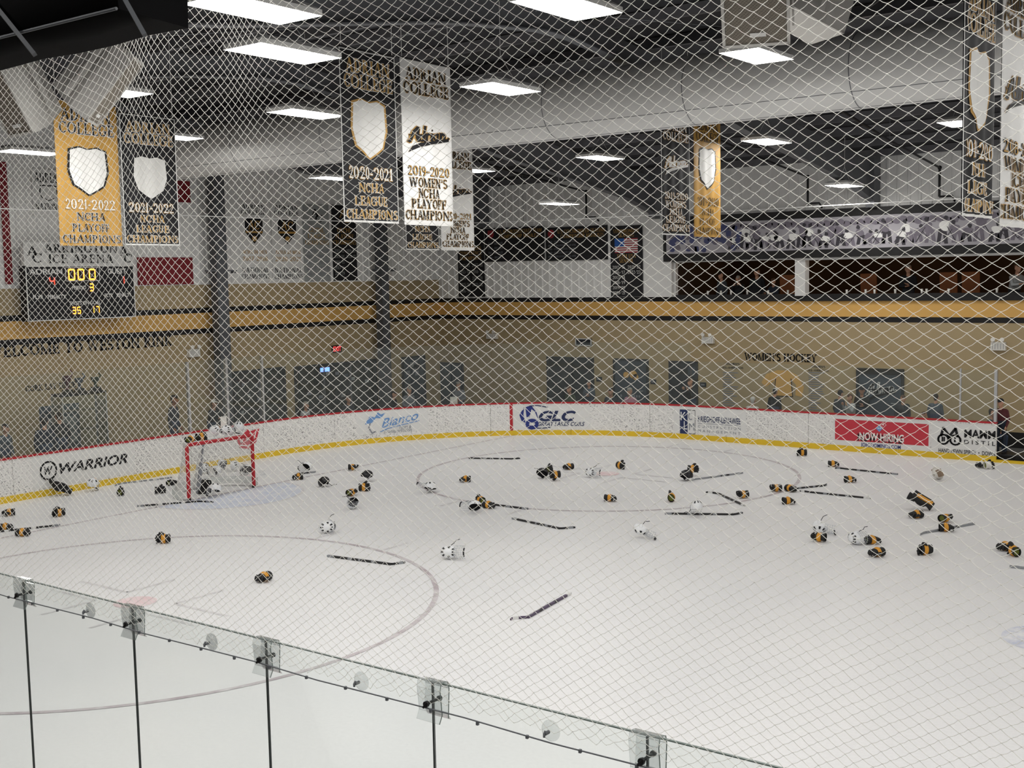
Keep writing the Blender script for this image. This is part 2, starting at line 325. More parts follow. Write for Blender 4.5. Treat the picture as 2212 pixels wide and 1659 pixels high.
poly = [path(s)[0] for s in np.linspace(-8.84-SA-40, SA+40, 150)]
ice = S('ice_sheet', MB().add([(p.x, p.y, 0) for p in poly]+[(p.x, p.y, -.04) for p in poly], [tuple(reversed(range(len(poly))))]+[(i, i+1, len(poly)+i+1, len(poly)+i) for i in range(len(poly)-1)]), 'ice', label='white scuffed ice sheet of the rink')
def ring(c, r0, r1, n, z, a0=0, a1=2*PI):
    mb = MB(); vs = []
    for i in range(n+1):
        a = a0+(a1-a0)*i/n
        vs += [(c[0]+r0*math.cos(a), c[1]+r0*math.sin(a), z), (c[0]+r1*math.cos(a), c[1]+r1*math.sin(a), z)]
    return mb.add(vs, [(2*i, 2*i+1, 2*i+3, 2*i+2) for i in range(n)])
def strip(mb, p, q, wd, z):
    p, q = Vector((*p, z)), Vector((*q, z)); d = (q-p).normalized(); n = Vector((-d.y, d.x, 0))*wd/2
    return mb.add([p-n, q-n, q+n, p+n], [(0, 1, 2, 3)])
for yy in (6.7, -6.7):
    ring((6.1, yy), 4.52, 4.6, 96, .004).build('faceoff_circle', 'ice_red', ice)
    ring((6.1, yy), 0, .32, 28, .004).build('faceoff_spot', 'ice_dot', ice)
    mk = MB()
    for sx in (-1, 1):
        for sy in (-1, 1):
            x, y = 6.1+sx*.6, yy+sy*.28; strip(mk, (x, y), (x+sx*1.2, y), .06, .004); strip(mk, (x, y), (x, y+sy*.9), .06, .004)
            strip(mk, (6.1+sx*.87, yy+sy*4.58), (6.1+sx*.87, yy+sy*5.2), .06, .004)
    mk.build('faceoff_marks', 'ice_grey', ice)
strip(MB(), (0, -11.2), (0, 11.2), .07, .003).build('goal_line', 'ice_red', ice)
ring((0, 0), 0, 1.83, 32, .002, -PI/2, PI/2).build('goal_crease', 'ice_blue', ice)
ring((0, 0), 1.78, 1.84, 32, .003, -PI/2, PI/2).build('crease_line', 'ice_grey', ice)
lg = at_z(2230, 1375); ring((lg.x+.25, lg.y), 0, .62, 24, .003).build('ice_logo', 'ice_logo', ice)

# dasher boards: panels, kick plate, cap rail; a gap (players' gate) ends the run in view
S_END = s_at(2152)
boards = tag(bpy.data.objects.new('dasher_boards', None), None, None); COL.objects.link(boards); boards['kind'] = 'structure'; boards['label'] = 'white dasher boards with red cap rail and yellow kick plate'
def run(name, m, s0, s1, z0, z1, off0, off1, parent=boards, n=None):
    n = n or max(1, int((s1-s0)/.35)); rings = []
    for i in range(n+1):
        p, nn = path(s0+(s1-s0)*i/n)
        rings.append([p+nn*off0+Vector((0, 0, z0)), p+nn*off1+Vector((0, 0, z0)), p+nn*off1+Vector((0, 0, z1)), p+nn*off0+Vector((0, 0, z1))])
    return MB().loft(rings, sm=False).build(name, m, parent)
s = S_END
while s > -8.84-SA-30:
    s0 = s-2.44; run('board_panel', 'board_white', s0+.012, s, .15, .96, -.06, 0); run('kick_plate', 'yellow_kick', s0+.008, s, 0, .15, -.06, .014); run('cap_rail', 'red_paint', s0, s, .96, ZB, -.12, .015); s = s0
run('threshold', 'yellow_kick', S_END, S_END+2.6, 0, .06, -.1, .014)
s = S_END+2.6
while s < SA+38: run('board_panel', 'board_white', s, s+2.43, .15, .96, -.06, 0); run('kick_plate', 'yellow_kick', s, s+2.43, 0, .15, -.06, .014); run('cap_rail', 'red_paint', s, s+2.44, .96, ZB, -.12, .015); s += 2.44
sg = s_at(1104.5); run('goal_line_mark', 'red_paint', sg-.045, sg+.045, 0, .97, 0, .016, n=1)

# ---- end wall (left in view) and far wall
wl = S('wall_left', MB().box((XW-.15, -7, 2.375), (.3, 46.3, 4.75)), 'tan_block', label='tan painted block end wall')
wb = S('wall_back', MB().box((19, YW+.15, ZS[3]/2), (2*(19-XW), .3, ZS[3])), 'tan_block', label='tan painted block wall behind the far boards')
S('wall_front', MB().box((19, -28.1, 4), (54, .2, 8.4)), 'panel_white'); S('wall_right', MB().box((46, -6, 5), (.2, 46, 10)), 'panel_white')
for z0, z1, m in ((ZS[0], ZS[1], 'stripe_black'), (ZS[1], ZS[2], 'stripe_gold'), (ZS[2], ZS[3], 'stripe_black')):
    MB().box((XW+.004, -7, (z0+z1)/2), (.012, 46, z1-z0)).build('paint_stripe', m, wl)
    MB().box((19, YW-.004, (z0+z1)/2), (2*(19-XW), .012, z1-z0)).build('paint_stripe', m, wb)
def rib_mesh():
    mb = MB(); prof = [(0, 0)]
    for k in range(3): x = .15+.3*k; prof += [(x-.055, 0), (x-.03, .035), (x+.03, .035), (x+.055, 0)]
    prof.append((.9, 0))
    mb.add([(x, -y, z) for z in (0, 1) for x, y in prof], [(i, i+1, len(prof)+i+1, len(prof)+i) for i in range(len(prof)-1)])
    return mb.mesh('wall_panel', 'panel_white')
RIB = rib_mesh()
def rib(parent, loc, rz, h):
    o = bpy.data.objects.new('wall_panel', RIB); COL.objects.link(o); o.parent = parent; o.location = loc; o.rotation_euler = (0, 0, rz); o.scale = (1, 1, h)
LX0 = at_y(1462, 600, YW).x                       # left jamb of the lounge opening
ZL0, ZL1 = at_y(1900, 634, YW).z, at_y(1900, 556, YW).z
ZM0, ZM1 = at_y(1900, 553, YW-.3).z, at_y(1900, 446, YW-.3).z
x = XW
while x < 45:
    z0 = ZS[3] if x+.45 < LX0-.3 else ZM1-.1
    rib(wb, (x, YW-.001, z0), 0, roof_z(16)-z0); x += .9
y = -28.0
while y < YW-.05:
    rib(wl, (XW+.001, y, 4.75), PI/2, roof_z(y+.45)-4.75+.05); y += .9
# lounge: header, jamb, post, ledge and the room behind
XP0, XP1 = at_y(1722, 600, YW).x, at_y(1744, 600, YW).x
MB().box(((LX0+45)/2, YW+.1, (ZL1+ZM1)/2), (45-LX0, .2, ZM1-ZL1)).build('lounge_header', 'panel_white', wb)
MB().box(((LX0+45)/2, YW+.08, (ZS[2]+ZL0)/2), (45-LX0, .34, ZL0-ZS[2])).build('lounge_ledge', 'stripe_black', wb)
MB().box(((XP0+XP1)/2, YW-.02, (ZL0+ZM0)/2), (XP1-XP0, .3, ZM0-ZL0+.1)).build('lounge_post', 'white_paint', wb)
MB().box((LX0-.06, YW, (ZS[3]+ZL1)/2), (.12, .16, ZL1-ZS[3])).build('lounge_jamb', 'white_paint', wb)
MB().box(((XP1+45)/2, YW-.1, ZL1+.05), (45-XP1, .2, .16)).build('lounge_beam', 'white_paint', wb)
x0 = at_y(1402, 560, YW).x; x1 = at_y(1458, 560, YW).x
MB().box(((x0+x1)/2, YW-.08, (ZS[3]+6.75)/2), (x1-x0, .3, 6.75-ZS[3])).build('column_cladding', 'white_paint', wb)
MB().box(((LX0+45)/2, 20.5, 4.6), (45-LX0, .1, 3)).box(((LX0+45)/2, 18.3, 3.15), (45-LX0, 4.4, .1)).box(((LX0+45)/2, 18.3, ZL1+.25), (45-LX0, 4.4, .1)).box((LX0-.05, 18.3, 4.6), (.1, 4.4, 3)).build('lounge_room', 'lounge_brown', wb)

# ---- roof: deck, purlins, tapered frames
ys = [-28, -16, 0, 16.2]
rf = MB(); rv = []
for xx in (-7.2, 46):
    rv += [(xx, y, roof_z(y)) for y in ys] + [(xx, y, roof_z(y)+.2) for y in ys]
rf.add(rv, [(i, i+1, 9+i, 8+i) for i in range(3)] + [(4+i, 5+i, 13+i, 12+i) for i in range(3)] + [(0, 1, 2, 3, 7, 6, 5, 4), (8, 9, 10, 11, 15, 14, 13, 12)])
roof = S('ceiling', rf, 'roof_dark', label='dark gabled roof deck on purlins and steel frames')
pm = MB().box((0, 0, -.12), (53, .09, .2)).mesh('purlin', 'purlin_grey')
y = 15.2
while y > -16:
    o = bpy.data.objects.new('purlin', pm); COL.objects.link(o); o.parent = roof; o.location = (19.4, y, roof_z(y)); y -= 1.52
def frame_z(y): return float(np.interp(abs(y), [0, 2.8, 7.4, 11, 14, 15.9], [9.0, 8.72, 7.95, 7.5, 7.1, 6.6]))
for fx in (-4.6, 2.4, 9.4, 16.4, 23.4, 30.4, 37.4):
    mb = MB(); yy = np.linspace(-15.9, 15.9, 34)
    for a, b in zip(yy[:-1], yy[1:]):
        mb.add([(fx, a, frame_z(a)), (fx, b, frame_z(b)), (fx, b, roof_z(b)-.22), (fx, a, roof_z(a)-.22)], [(0, 1, 2, 3)])
    rings = [[(fx-.11, a, frame_z(a)), (fx+.11, a, frame_z(a)), (fx+.11, a, frame_z(a)+.025), (fx-.11, a, frame_z(a)+.025)] for a in yy]
    mb.loft(rings, sm=False)
    mb.build('rafter', 'steel_grey', roof)
    MB().box((fx, 15.7, 7.3), (.24, .5, 1.5)).build('frame_column', 'steel_grey', roof)
# bracing rods under the deck
for x0, y0, x1, y1 in ((9.4, -7, 2.4, 0), (2.4, -7, 9.4, 0), (9.4, 7, 2.4, 14.5), (2.4, 7, 9.4, 14.5), (9.4, 0, 16.4, 7), (16.4, 0, 9.4, 7)):
    MB().tube([(x0, y0, roof_z(y0)-.3), (x1, y1, roof_z(y1)-.3)], .014, 5).build('bracing_rod', 'steel_grey', roof)
# ---- free-standing steel columns in front of the end wall
def hcol(px, wd, lbl):
    p = at_x(px, 800, XW+.45); t = thing('steel_column', lbl, 'column', (p.x, p.y, 0), 0, 'grey steel columns before the end wall'); h = roof_z(p.y)-.05
    MB().box((0, -wd/2, h/2), (.3, .02, h)).box((0, wd/2, h/2), (.3, .02, h)).box((0, 0, h/2), (.02, wd, h)).box((.15, 0, h/2), (.012, wd, h)).build('shaft', 'column_grey', t)
    MB().box((.1, 0, 5.15), (.05, 1.15, .04)).box((.1, -.45, 5.1), (.2, .04, .06)).box((.1, .45, 5.1), (.2, .04, .06)).build('cross_arm', 'steel_grey', t)
    MB().box((0, 0, .02), (.42, wd+.14, .04)).build('base_plate', 'column_grey', t)
hcol(482, .38, 'grey steel column left of the dark storefront window'); hcol(831, .34, 'grey steel column between storefront window and posted door')
# ---- large round duct under the roof
DY, DZ, DR = 2.0, 8.06, .62
du = thing('air_duct', 'huge white round air duct slung under the roof', 'duct', (-6.9, DY, DZ))
k = 0; xx = 0
while xx < 50:
    MB().tube([(xx, 0, 0), (xx+3.0, 0, 0)], DR, 40, caps=False).build('duct_section', 'duct_white', du)
    MB().tube([(xx-.008, 0, 0), (xx+.008, 0, 0)], DR+.003, 40, caps=False).build('seam_band', 'steel_grey', du); xx += 3.0
for a in (-60, -100, -20, -140):
    MB().box((25, DR*math.cos(math.radians(a)), DR*math.sin(math.radians(a))), (50, .008, .008)).build('long_seam', 'column_grey', du)
for hx in (5, 12, 19, 26, 33):
    for hy in (-.3, .3): MB().tube([(hx, hy, .5), (hx, hy, 1.2)], .01, 5).build('hanger', 'steel_grey', du)
# ---- ceiling lights
def make_light():
    t = thing('ceiling_light', 'rectangular white panel light hung on wires', 'light', (0, 0, 0), 0, 'panel lights hung under the roof')
    mb = MB(); lo = [(-.31, -.61, .0), (.31, -.61, .0), (.31, .61, .0), (-.31, .61, .0)]; md = [(x, y, .06) for x, y, z in lo]; hi = [(x*.72, y*.86, .12) for x, y, z in lo]
    mb.loft([lo, md, hi], sm=False, caps=False); mb.add(hi, [(0, 1, 2, 3)]); mb.build('housing', 'white_paint', t)
    MB().add([(-.29, -.59, .002), (.29, -.59, .002), (.29, .59, .002), (-.29, .59, .002)], [(3, 2, 1, 0)]).build('diffuser', 'diffuser', t)
    MB().tube([(0, -.42, .12), (0, 0, .5), (0, .42, .12)], .006, 4).tube([(0, 0, .5), (0, 0, 1.3)], .006, 4).build('hanger_wire', 'white_paint', t)
    return t
L0 = make_light()
LP = [at_d(548, 22, 11.3), at_d(613, 117, 13.3), at_d(664, 247, 19.3), at_d(1082, 193, 17.8), at_d(1226, 16, 12.4), at_d(1635, 122, 17.2), at_d(1297, 342, 28), at_d(1656, 307, 25), at_d(1208, 441, 34), at_d(1824, 402, 31.2),
      at_d(66, 330, 24), at_d(232, 198, 18), at_d(374, 297, 26), at_d(722, 386, 30), at_d(1020, 369, 31), at_d(2070, 268, 27)]
LBL = ['panel light hung beside the end of the black wrapped frame', 'panel light hung between black wrapped frame and black banner', 'panel light hung against the duct next to black banner edge', 'panel light hung right of the white hanging banner', 'panel light hung high between white banner and speaker pair', 'panel light hung right below the speaker pair',
       'panel light hung below duct left of far black banner', 'panel light hung below duct right of gold banner', 'panel light hung before far ribbed wall above notice boards', 'panel light hung above the long photo mural',
       'panel light hung beside the gold banner near end wall', 'panel light hung behind the left speaker cluster', 'panel light peeking past the black banner by red panel', 'panel light peeking out left of the black 2020-2021 banner', 'panel light behind the smaller white banner', 'panel light behind the black banner by the mural']
for i, p in enumerate(LP):
    o = L0 if i == 0 else copy_tree(L0)
    o.location = p; o['label'] = LBL[i]; 
for xx in (19.5, 24, 29, 35, 41):
    for yy in (-8.5, -2, 6.5, 12.5):
        o = copy_tree(L0); o.location = (xx, yy, 7.6); o['label'] = 'panel light further along the rink roof'
for xx, yy in ((0, -8.5), (5, -9)):
    o = copy_tree(L0); o.location = (xx, yy, 7.45); o['label'] = 'panel light over the goal end hidden from view'
for xx, yy in ((17, -10.6), (20.8, -11), (12, -13.8), (16, -14.2), (20, -14.2), (24, -14), (9, -16), (15, -16.5), (21, -16.5), (27, -16.5), (12, -22), (19, -22), (26, -22)):  # unseen fixtures added so the near netting catches more light
    o = copy_tree(L0); o.location = (xx, yy, 7.6); o['label'] = 'unseen panel light added over the spectator side'
# lounge lamps (warm)
for lx in (5, 9, 12.6, 16):
    t = thing('lounge_lamp', 'small warm ceiling lamp inside the lounge', 'lamp', (lx, 18.6, ZL1+.2), 0, 'lounge ceiling lamps')
    MB().tube([(0, 0, 0), (0, 0, -.06)], [.05, .09], 12).build('shade', 'black_metal', t)
    ld = bpy.data.lights.new('lounge_bulb', 'POINT'); ld.energy = 14; ld.color = (1, .62, .3); ld.shadow_soft_size = .06
    lo = bpy.data.objects.new('bulb', ld); COL.objects.link(lo); lo.parent = t; lo.location = (0, 0, -.1)
# ------------------------------------------------------------------ prints on the boards
def fnB(off=.012): return lambda u, v: path(u)[0] + path(u)[1]*off + Vector((0, 0, v))
def abox(xl, xr, yt, yb):       # pixel box (y at the middle) -> s0, z0, s1, z1
    s0, s1 = s_at(xl), s_at(xr); sm = s_at((xl+xr)/2); return s0, bz(sm, yb), s1, bz(sm, yt)
def ad(polys, box, m, off=.012, name='board_print'):
    mb = MB(); put2d(mb, polys, fnB(off), *box); return mb.build(name, m, boards)
RECT = [[(i/8, 0), ((i+1)/8, 0), ((i+1)/8, 1), (i/8, 1)] for i in range(8)]
def clean(xl, xr, yt, yb): ad(RECT, abox(xl, xr, yt, yb), 'white_paint', .004)
clean(70, 290, 972, 1040); clean(770, 925, 886, 934); clean(1108, 1275, 874, 926); clean(1455, 1612, 882, 938); clean(2012, 2151, 915, 985); clean(1800, 2010, 904, 975)
ad(stroke2d(ell(.5, .5, .46, .46, n=28), .09) + [[(.25+.5*a, .28+.44*b) for a, b in p] for p in sans2d('W', .25, .03)], abox(86, 123, 996, 1037), 'black_ink')
ad(sans2d('WARRIOR', .3, .025), abox(128, 275, 990, 1012), 'black_ink')
bx = abox(822, 904, 889, 929)
tilt = lambda ps, k: [[(a, b*(1-k)+a*k) for a, b in p] for p in ps]
ad(tilt([[(.02+.98*a, .25+.75*b) for a, b in p] for p in sans2d('Bianco', .35, .01)], .35), bx, 'light_blue_ink')
ad(tilt(stroke2d([(.0, .0), (.2, .12), (1, .2)], .06), .3), bx, 'light_blue_ink')
ad([[(0, .1), (.25, .75), (.5, .6), (.65, 1), (.8, .8), (1, .9), (.8, .5), (.55, .55), (.35, .2)]], abox(788, 832, 891, 918), 'light_blue_ink')
ad(stroke2d([(.2, .9), (.05, .5), (.3, .1), (.6, .2)], .1), abox(795, 822, 908, 938), 'grey_ink')
ad(sans2d('Tours &', .3), abox(862, 888, 917, 926), 'grey_ink'); ad(sans2d('Transportation', .3), abox(829, 889, 926, 936), 'grey_ink')
gb = abox(1122, 1166, 876, 926)
ad([[(.35, .5), (.3, .95), (.6, 1), (.85, .7), (.95, .35), (.75, .75), (.6, .85), (.5, .5)]] + [[(.0, .6), (.25, .95), (.2, .6), (.3, .25), (.1, .35)]], gb, 'blue_ink')
ad(stroke2d(ell(.62, .2, .24, .15), .16), gb, 'blue_ink', .014); ad(stroke2d([(.5, .98), (.9, 1.0), (1.4, .92)], .04) + stroke2d([(.7, .02), (1.1, .02), (1.5, .05)], .04), gb, 'navy_ink', .013)
ad(sans2d('GLC', .3, .04), abox(1164, 1245, 887, 910), 'navy_ink'); ad(sans2d('GREAT LAKES COILS', .3, .015), abox(1161, 1263, 911, 920), 'navy_ink')
kb = abox(1469, 1502, 885, 937); ad([[(0, 0), (.5, 0), (.5, 1), (0, 1)]], kb, 'navy_ink'); ad(stroke2d([(.5, .01), (.99, .01), (.99, .99), (.5, .99)], .02), kb, 'black_ink')
ad([[(.06+.36*a, .55+.35*b) for a, b in p] for p in sans2d('K')] + [[(.26+.22*a, .18+.34*b) for a, b in p] for p in sans2d('L')], kb, 'white_ink', .016)
ad([[(.56+.24*a, .58+.3*b) for a, b in p] for p in sans2d('C')] + [[(.6+.34*a, .16+.3*b) for a, b in p] for p in sans2d('M')], kb, 'grey_ink', .016)
ad(sans2d('KRIEGHOFF-LENAWEE', 0, .01), abox(1508, 1600, 901, 914), 'navy_ink'); ad(RECT, abox(1508, 1600, 916.5, 917.5), 'grey_ink')
ad(sans2d('C O N S T R U C T I O N'), abox(1508, 1600, 921, 926.5), 'grey_ink'); ad(sans2d('M A N A G E M E N T'), abox(1508, 1600, 930.5, 936), 'grey_ink')
ad(RECT, abox(1804, 2006, 910.5, 956.5), 'red_ink', .008)
db = abox(1892, 1915, 911, 933)
ad([[(0, .32), (.34, 0), (.66, .36), (.32, .68)]], db, 'light_blue_ink', .014); ad([[(.36, .72), (.7, .4), (1, .72), (.68, 1)]], db, 'white_ink', .013); ad([[(.41, .72), (.7, .45), (.95, .72), (.68, .95)]], db, 'red_ink', .015)
ad(disc2d(.24, .36, .06, .06) + disc2d(.42, .36, .06, .06) + disc2d(.7, .72, .07, .07), db, 'white_ink', .018)
nb = abox(1857, 1953, 936, 953); ad(sans2d('NOW HIRING', 0, .03), (nb[0]-.05, nb[1]-.035, nb[2]-.05, nb[3]-.035), 'black_ink', .012); ad(sans2d('NOW HIRING', 0, .02), nb, 'white_ink', .016)
ad(sans2d('JOBS.DOMINOS.COM', 0, .01), abox(1860, 1946, 959, 970), 'blue_ink')
mb_ = abox(2026, 2076, 923, 961); ad(stroke2d(ell(.24, .3, .22, .27), .09) + stroke2d(ell(.76, .3, .22, .27), .09) + stroke2d([(.14, .5), (.24, .95), (.5, .5), (.76, .95), (.86, .5)], .12) + stroke2d([(.5, .5), (.5, .3)], .1) + stroke2d([(.2, .2), (.2, .42)], .07) + stroke2d([(.28, .2), (.28, .42)], .07) + stroke2d([(.74, .2), (.74, .42)], .08), mb_, 'black_ink')
ad(sans2d('MAMM', 0, .03), abox(2083, 2150.5, 929, 947), 'black_ink'); ad(sans2d('D I S T I L', 0, .01), abox(2083, 2150.5, 952, 961), 'black_ink'); ad(sans2d('HAND HEWN SPIRITS  •  DOWN', 0, .01), abox(2028, 2150.5, 972, 981), 'black_ink')
rb = abox(507, 561, 926, 970); ad([[(0, .8), (.3, .7), (.5, 1), (.62, .85), (1, .95), (.85, .3), (.55, 0), (.2, .1), (.1, .45)]], rb, 'red_ink'); ad(stroke2d([(.15, .7), (.25, .35), (.4, .75), (.5, .4), (.62, .8), (.75, .45), (.85, .8)], .04) + stroke2d([(.2, .25), (.5, .15), (.8, .35)], .05), rb, 'white_ink', .016)

# ------------------------------------------------------------------ planes for signs
def PX(X, off=0.0): return lambda u, v: Vector((X+off, u, v))
def PY(Y, off=0.0): return lambda u, v: Vector((u, Y-off, v))
def boxX(X, xl, xr, yt, yb): xm, ym = (xl+xr)/2, (yt+yb)/2; return at_x(xl, ym, X).y, at_x(xm, yb, X).z, at_x(xr, ym, X).y, at_x(xm, yt, X).z
def boxY(Y, xl, xr, yt, yb): xm, ym = (xl+xr)/2, (yt+yb)/2; return at_y(xl, ym, Y).x, at_y(xm, yb, Y).z, at_y(xr, ym, Y).x, at_y(xm, yt, Y).z
SQ = [[(0, 0), (1, 0), (1, 1), (0, 1)]]
def slice2d(poly, n=27):       # cut an outline into upright strips so it can follow a rippled cloth
    def span(x):
        ys = []
        for (x0, y0), (x1, y1) in zip(poly, poly[1:]+poly[:1]):
            if (x0-x)*(x1-x) < 0: ys.append(y0+(y1-y0)*(x-x0)/(x1-x0))
        return (min(ys), max(ys)) if len(ys) > 1 else (.5, .5)
    xs = [p[0] for p in poly]; a, c = min(xs)+1e-4, max(xs)-1e-4; r = []
    for i in range(n):
        u, v = a+(c-a)*i/n, a+(c-a)*(i+1)/n; p, q = span(u), span(v); r.append([(u, p[0]), (v, q[0]), (v, q[1]), (u, p[1])])
    return r
SHIELD = [(.08, .92), (.3, .98), (.5, .94), (.7, .98), (.92, .92), (.95, .5), (.85, .22), (.5, .02), (.15, .22), (.05, .5)]
def sub(b, u0, f0, u1, f1): return b[0]+(b[2]-b[0])*u0, b[3]-(b[3]-b[1])*f1, b[0]+(b[2]-b[0])*u1, b[3]-(b[3]-b[1])*f0   # fractions from the top
def row(parent, fnk, b, txt, f0, f1, m, u0=.08, u1=.92, font='serif', edge=None, name='lettering', off=.0, bold=0.0):
    if edge:
        mb = MB(); put2d(mb, serif2d(txt, .045), fnk(.008+off), *sub(b, u0, f0, u1, f1)); mb.build(name+'_edge', edge, parent, True)
    ps = serif2d(txt, bold) if font == 'serif' else sans2d(txt, 0, .02)
    mb = MB(); put2d(mb, ps, fnk(.014+off), *sub(b, u0, f0, u1, f1)); return mb.build(name, m, parent, True)
def shape(parent, fnk, b, ps, u0, f0, u1, f1, m, off=.012, name='emblem'):
    mb = MB(); put2d(mb, ps, fnk(off), *sub(b, u0, f0, u1, f1)); return mb.build(name, m, parent, True)
def panel(name, lbl, cat, axis, P, b, bg, thick=.03, group=None, part='board'):
    c = PX(P)((b[0]+b[2])/2, b[1]) if axis == 'x' else PY(P)((b[0]+b[2])/2, b[1])
    t = thing(name, lbl, cat, c, 0, group); w_, h = b[2]-b[0], b[3]-b[1]
    mb = MB().box((-thick/2, 0, h/2), (thick, w_, h)) if axis == 'x' else MB().box((0, thick/2, h/2), (w_, thick, h))
    mb.build(part, bg, t); return t

# ------------------------------------------------------------------ hanging banners
def hang(lbl, X, px, bg, rows, edge_m='white_ink', emblem=None, script=None, phase=0.0):
    b = boxX(X, *px); t = thing('hanging_banner', lbl, 'banner', (X, (b[0]+b[2])/2, b[1]), 0, 'championship banners hung over the ice')
    amp = .014
    def fnk(off): return lambda u, v: Vector((X+off+amp*math.sin((u-b[0])/(b[2]-b[0])*2*PI*3.5+phase)*(.35+.65*(b[3]-v)/(b[3]-b[1])), u, v))
    mb = MB(); mb.sheet(lambda i, j: fnk(0)(b[0]+(b[2]-b[0])*i, b[1]+(b[3]-b[1])*j), 30, 6); mb.sheet(lambda i, j: fnk(-.006)(b[0]+(b[2]-b[0])*i, b[1]+(b[3]-b[1])*j), 30, 6); mb.build('cloth', bg, t, True)
    mb = MB()
    for q in ([[(.0, 0), (.015, 0), (.015, 1), (0, 1)]], [[(.985, 0), (1, 0), (1, 1), (.985, 1)]]): put2d(mb, q, fnk(.004), *b)
    for k in range(20): put2d(mb, [[(k/20, 0), (k/20+.05, 0), (k/20+.05, .012), (k/20, .012)], [(k/20, .988), (k/20+.05, .988), (k/20+.05, 1), (k/20, 1)]], fnk(.004), *b)
    mb.build('hem', edge_m, t, True)
    for (txt, f0, f1, m, e, u0, u1) in rows: row(t, fnk, b, txt, f0, f1, m, u0, u1, edge=e)
    if emblem: f0, f1, mo, mi_ = emblem; shape(t, fnk, b, slice2d(SHIELD), .13, f0, .87, f1, mo, .008, 'emblem_border'); shape(t, fnk, b, slice2d(SHIELD), .17, f0+.01, .83, f1-.012, mi_, .012, 'emblem')
    if script: f0, f1, m, e = script; shape(t, fnk, b, script2d(.075), .1, f0, .94, f1, e, .008, 'wordmark_edge'); shape(t, fnk, b, script2d(.045), .1, f0, .94, f1, m, .013, 'wordmark')
    top = roof_z((b[0]+b[2])/2)-.02
    for u in (b[0]+.05, b[2]-.05): MB().tube([(X, u, b[3]-.02), (X, u, top)], .007, 5).build('cord', 'white_paint', t, True)
    MB().tube([(X, b[0]-.02, b[3]), (X, b[2]+.02, b[3])], .018, 6).build('top_rod', 'black_metal', t, True)
    return t
G, W_, K = 'gold_ink', 'white_ink', 'black_ink'
def league(date, a=('NCHA', 'LEAGUE', 'CHAMPIONS'), c=G, e=W_, dc=W_): return [('ADRIAN', .055, .135, c, e, .1, .9), ('COLLEGE', .145, .225, c, e, .06, .94), (date, .675, .745, dc, G if dc == W_ else None, .1, .9), (a[0], .768, .822, c, e, .27, .73), (a[1], .846, .9, c, e, .2, .8), (a[2], .924, .978, c, e, .03, .97)]
def womens(date, a=("WOMEN'S", 'NCHA', 'PLAYOFF', 'CHAMPIONS'), c=K, e=G): return [('ADRIAN', .05, .12, c, e, .1, .9), ('COLLEGE', .135, .205, c, e, .05, .95), (date, .64, .695, G if c == K else W_, c if c == K else G, .1, .92), (a[0], .71, .765, c, e, .13, .87), (a[1], .775, .83, c, e, .28, .72), (a[2], .84, .895, c, e, .16, .84), (a[3], .91, .965, c, e, .02, .98)]
hang('large black banner with gold lettering dated 2020-2021', 8.5, (737, 856, 112, 481), 'banner_black', league('2020-2021'), emblem=(.27, .64, 'gold_ink', 'white_ink'))
hang('white banner with black script dated 2019-2020 beside the black 2020-2021 banner', 8.5, (868, 976, 135, 487), 'banner_white', womens('2019-2020'), script=(.38, .56, K, G), phase=1.2)
hang('gold banner dated 2021-2022 above the scoreboard', 3.5, (122, 257, 222, 531), 'banner_gold', league('2021-2022', ('NCHA', 'PLAYOFF', 'CHAMPIONS'), K, W_), edge_m='gold_ink', emblem=(.3, .66, 'black_ink', 'white_ink'))
hang('black banner with gold lettering dated 2021-2022', 3.5, (263, 383, 250, 530), 'banner_black', league('2021-2022'), emblem=(.3, .66, 'black_ink', 'white_ink'), phase=2)
hang('white banner half hidden behind the larger white banner, dated 2020-2021', 3.0, (951, 1022, 318, 541), 'banner_white', womens('2020-2021'), script=(.36, .52, K, G))
hang('black banner mostly hidden behind the large white banner', 3.0, (874, 946, 318, 540), 'banner_black', league('2020-2021'), emblem=(.27, .64, 'gold_ink', 'white_ink'))
hang('narrow black banner with white script below the duct', 9.7, (1428, 1489, 252, 508), 'banner_black', womens('2019-2020', ("WOMEN'S", 'NCHA', 'LEAGUE', 'CHAMPIONS'), W_, G), script=(.32, .5, W_, G))
hang('gold banner dated 2019-2020 below the duct', 9.7, (1499, 1556, 248, 512), 'banner_gold', league('2019-2020', ('NCHA', 'PLAYOFF', 'CHAMPIONS'), K, None, K), edge_m='gold_ink', emblem=(.26, .62, 'black_ink', 'white_ink'))
hang('black banner dated 2019-2020 in front of the photo mural', 18.0, (2079, 2148, -40, 470), 'banner_black', league('2019-2020'), emblem=(.27, .64, 'gold_ink', 'white_ink'), phase=.5)
hang('white banner with script dated 2018-2019 beside the mural', 18.0, (2161, 2238, -30, 492), 'banner_white', womens('2018-2019'), script=(.36, .54, K, G), phase=2.4)

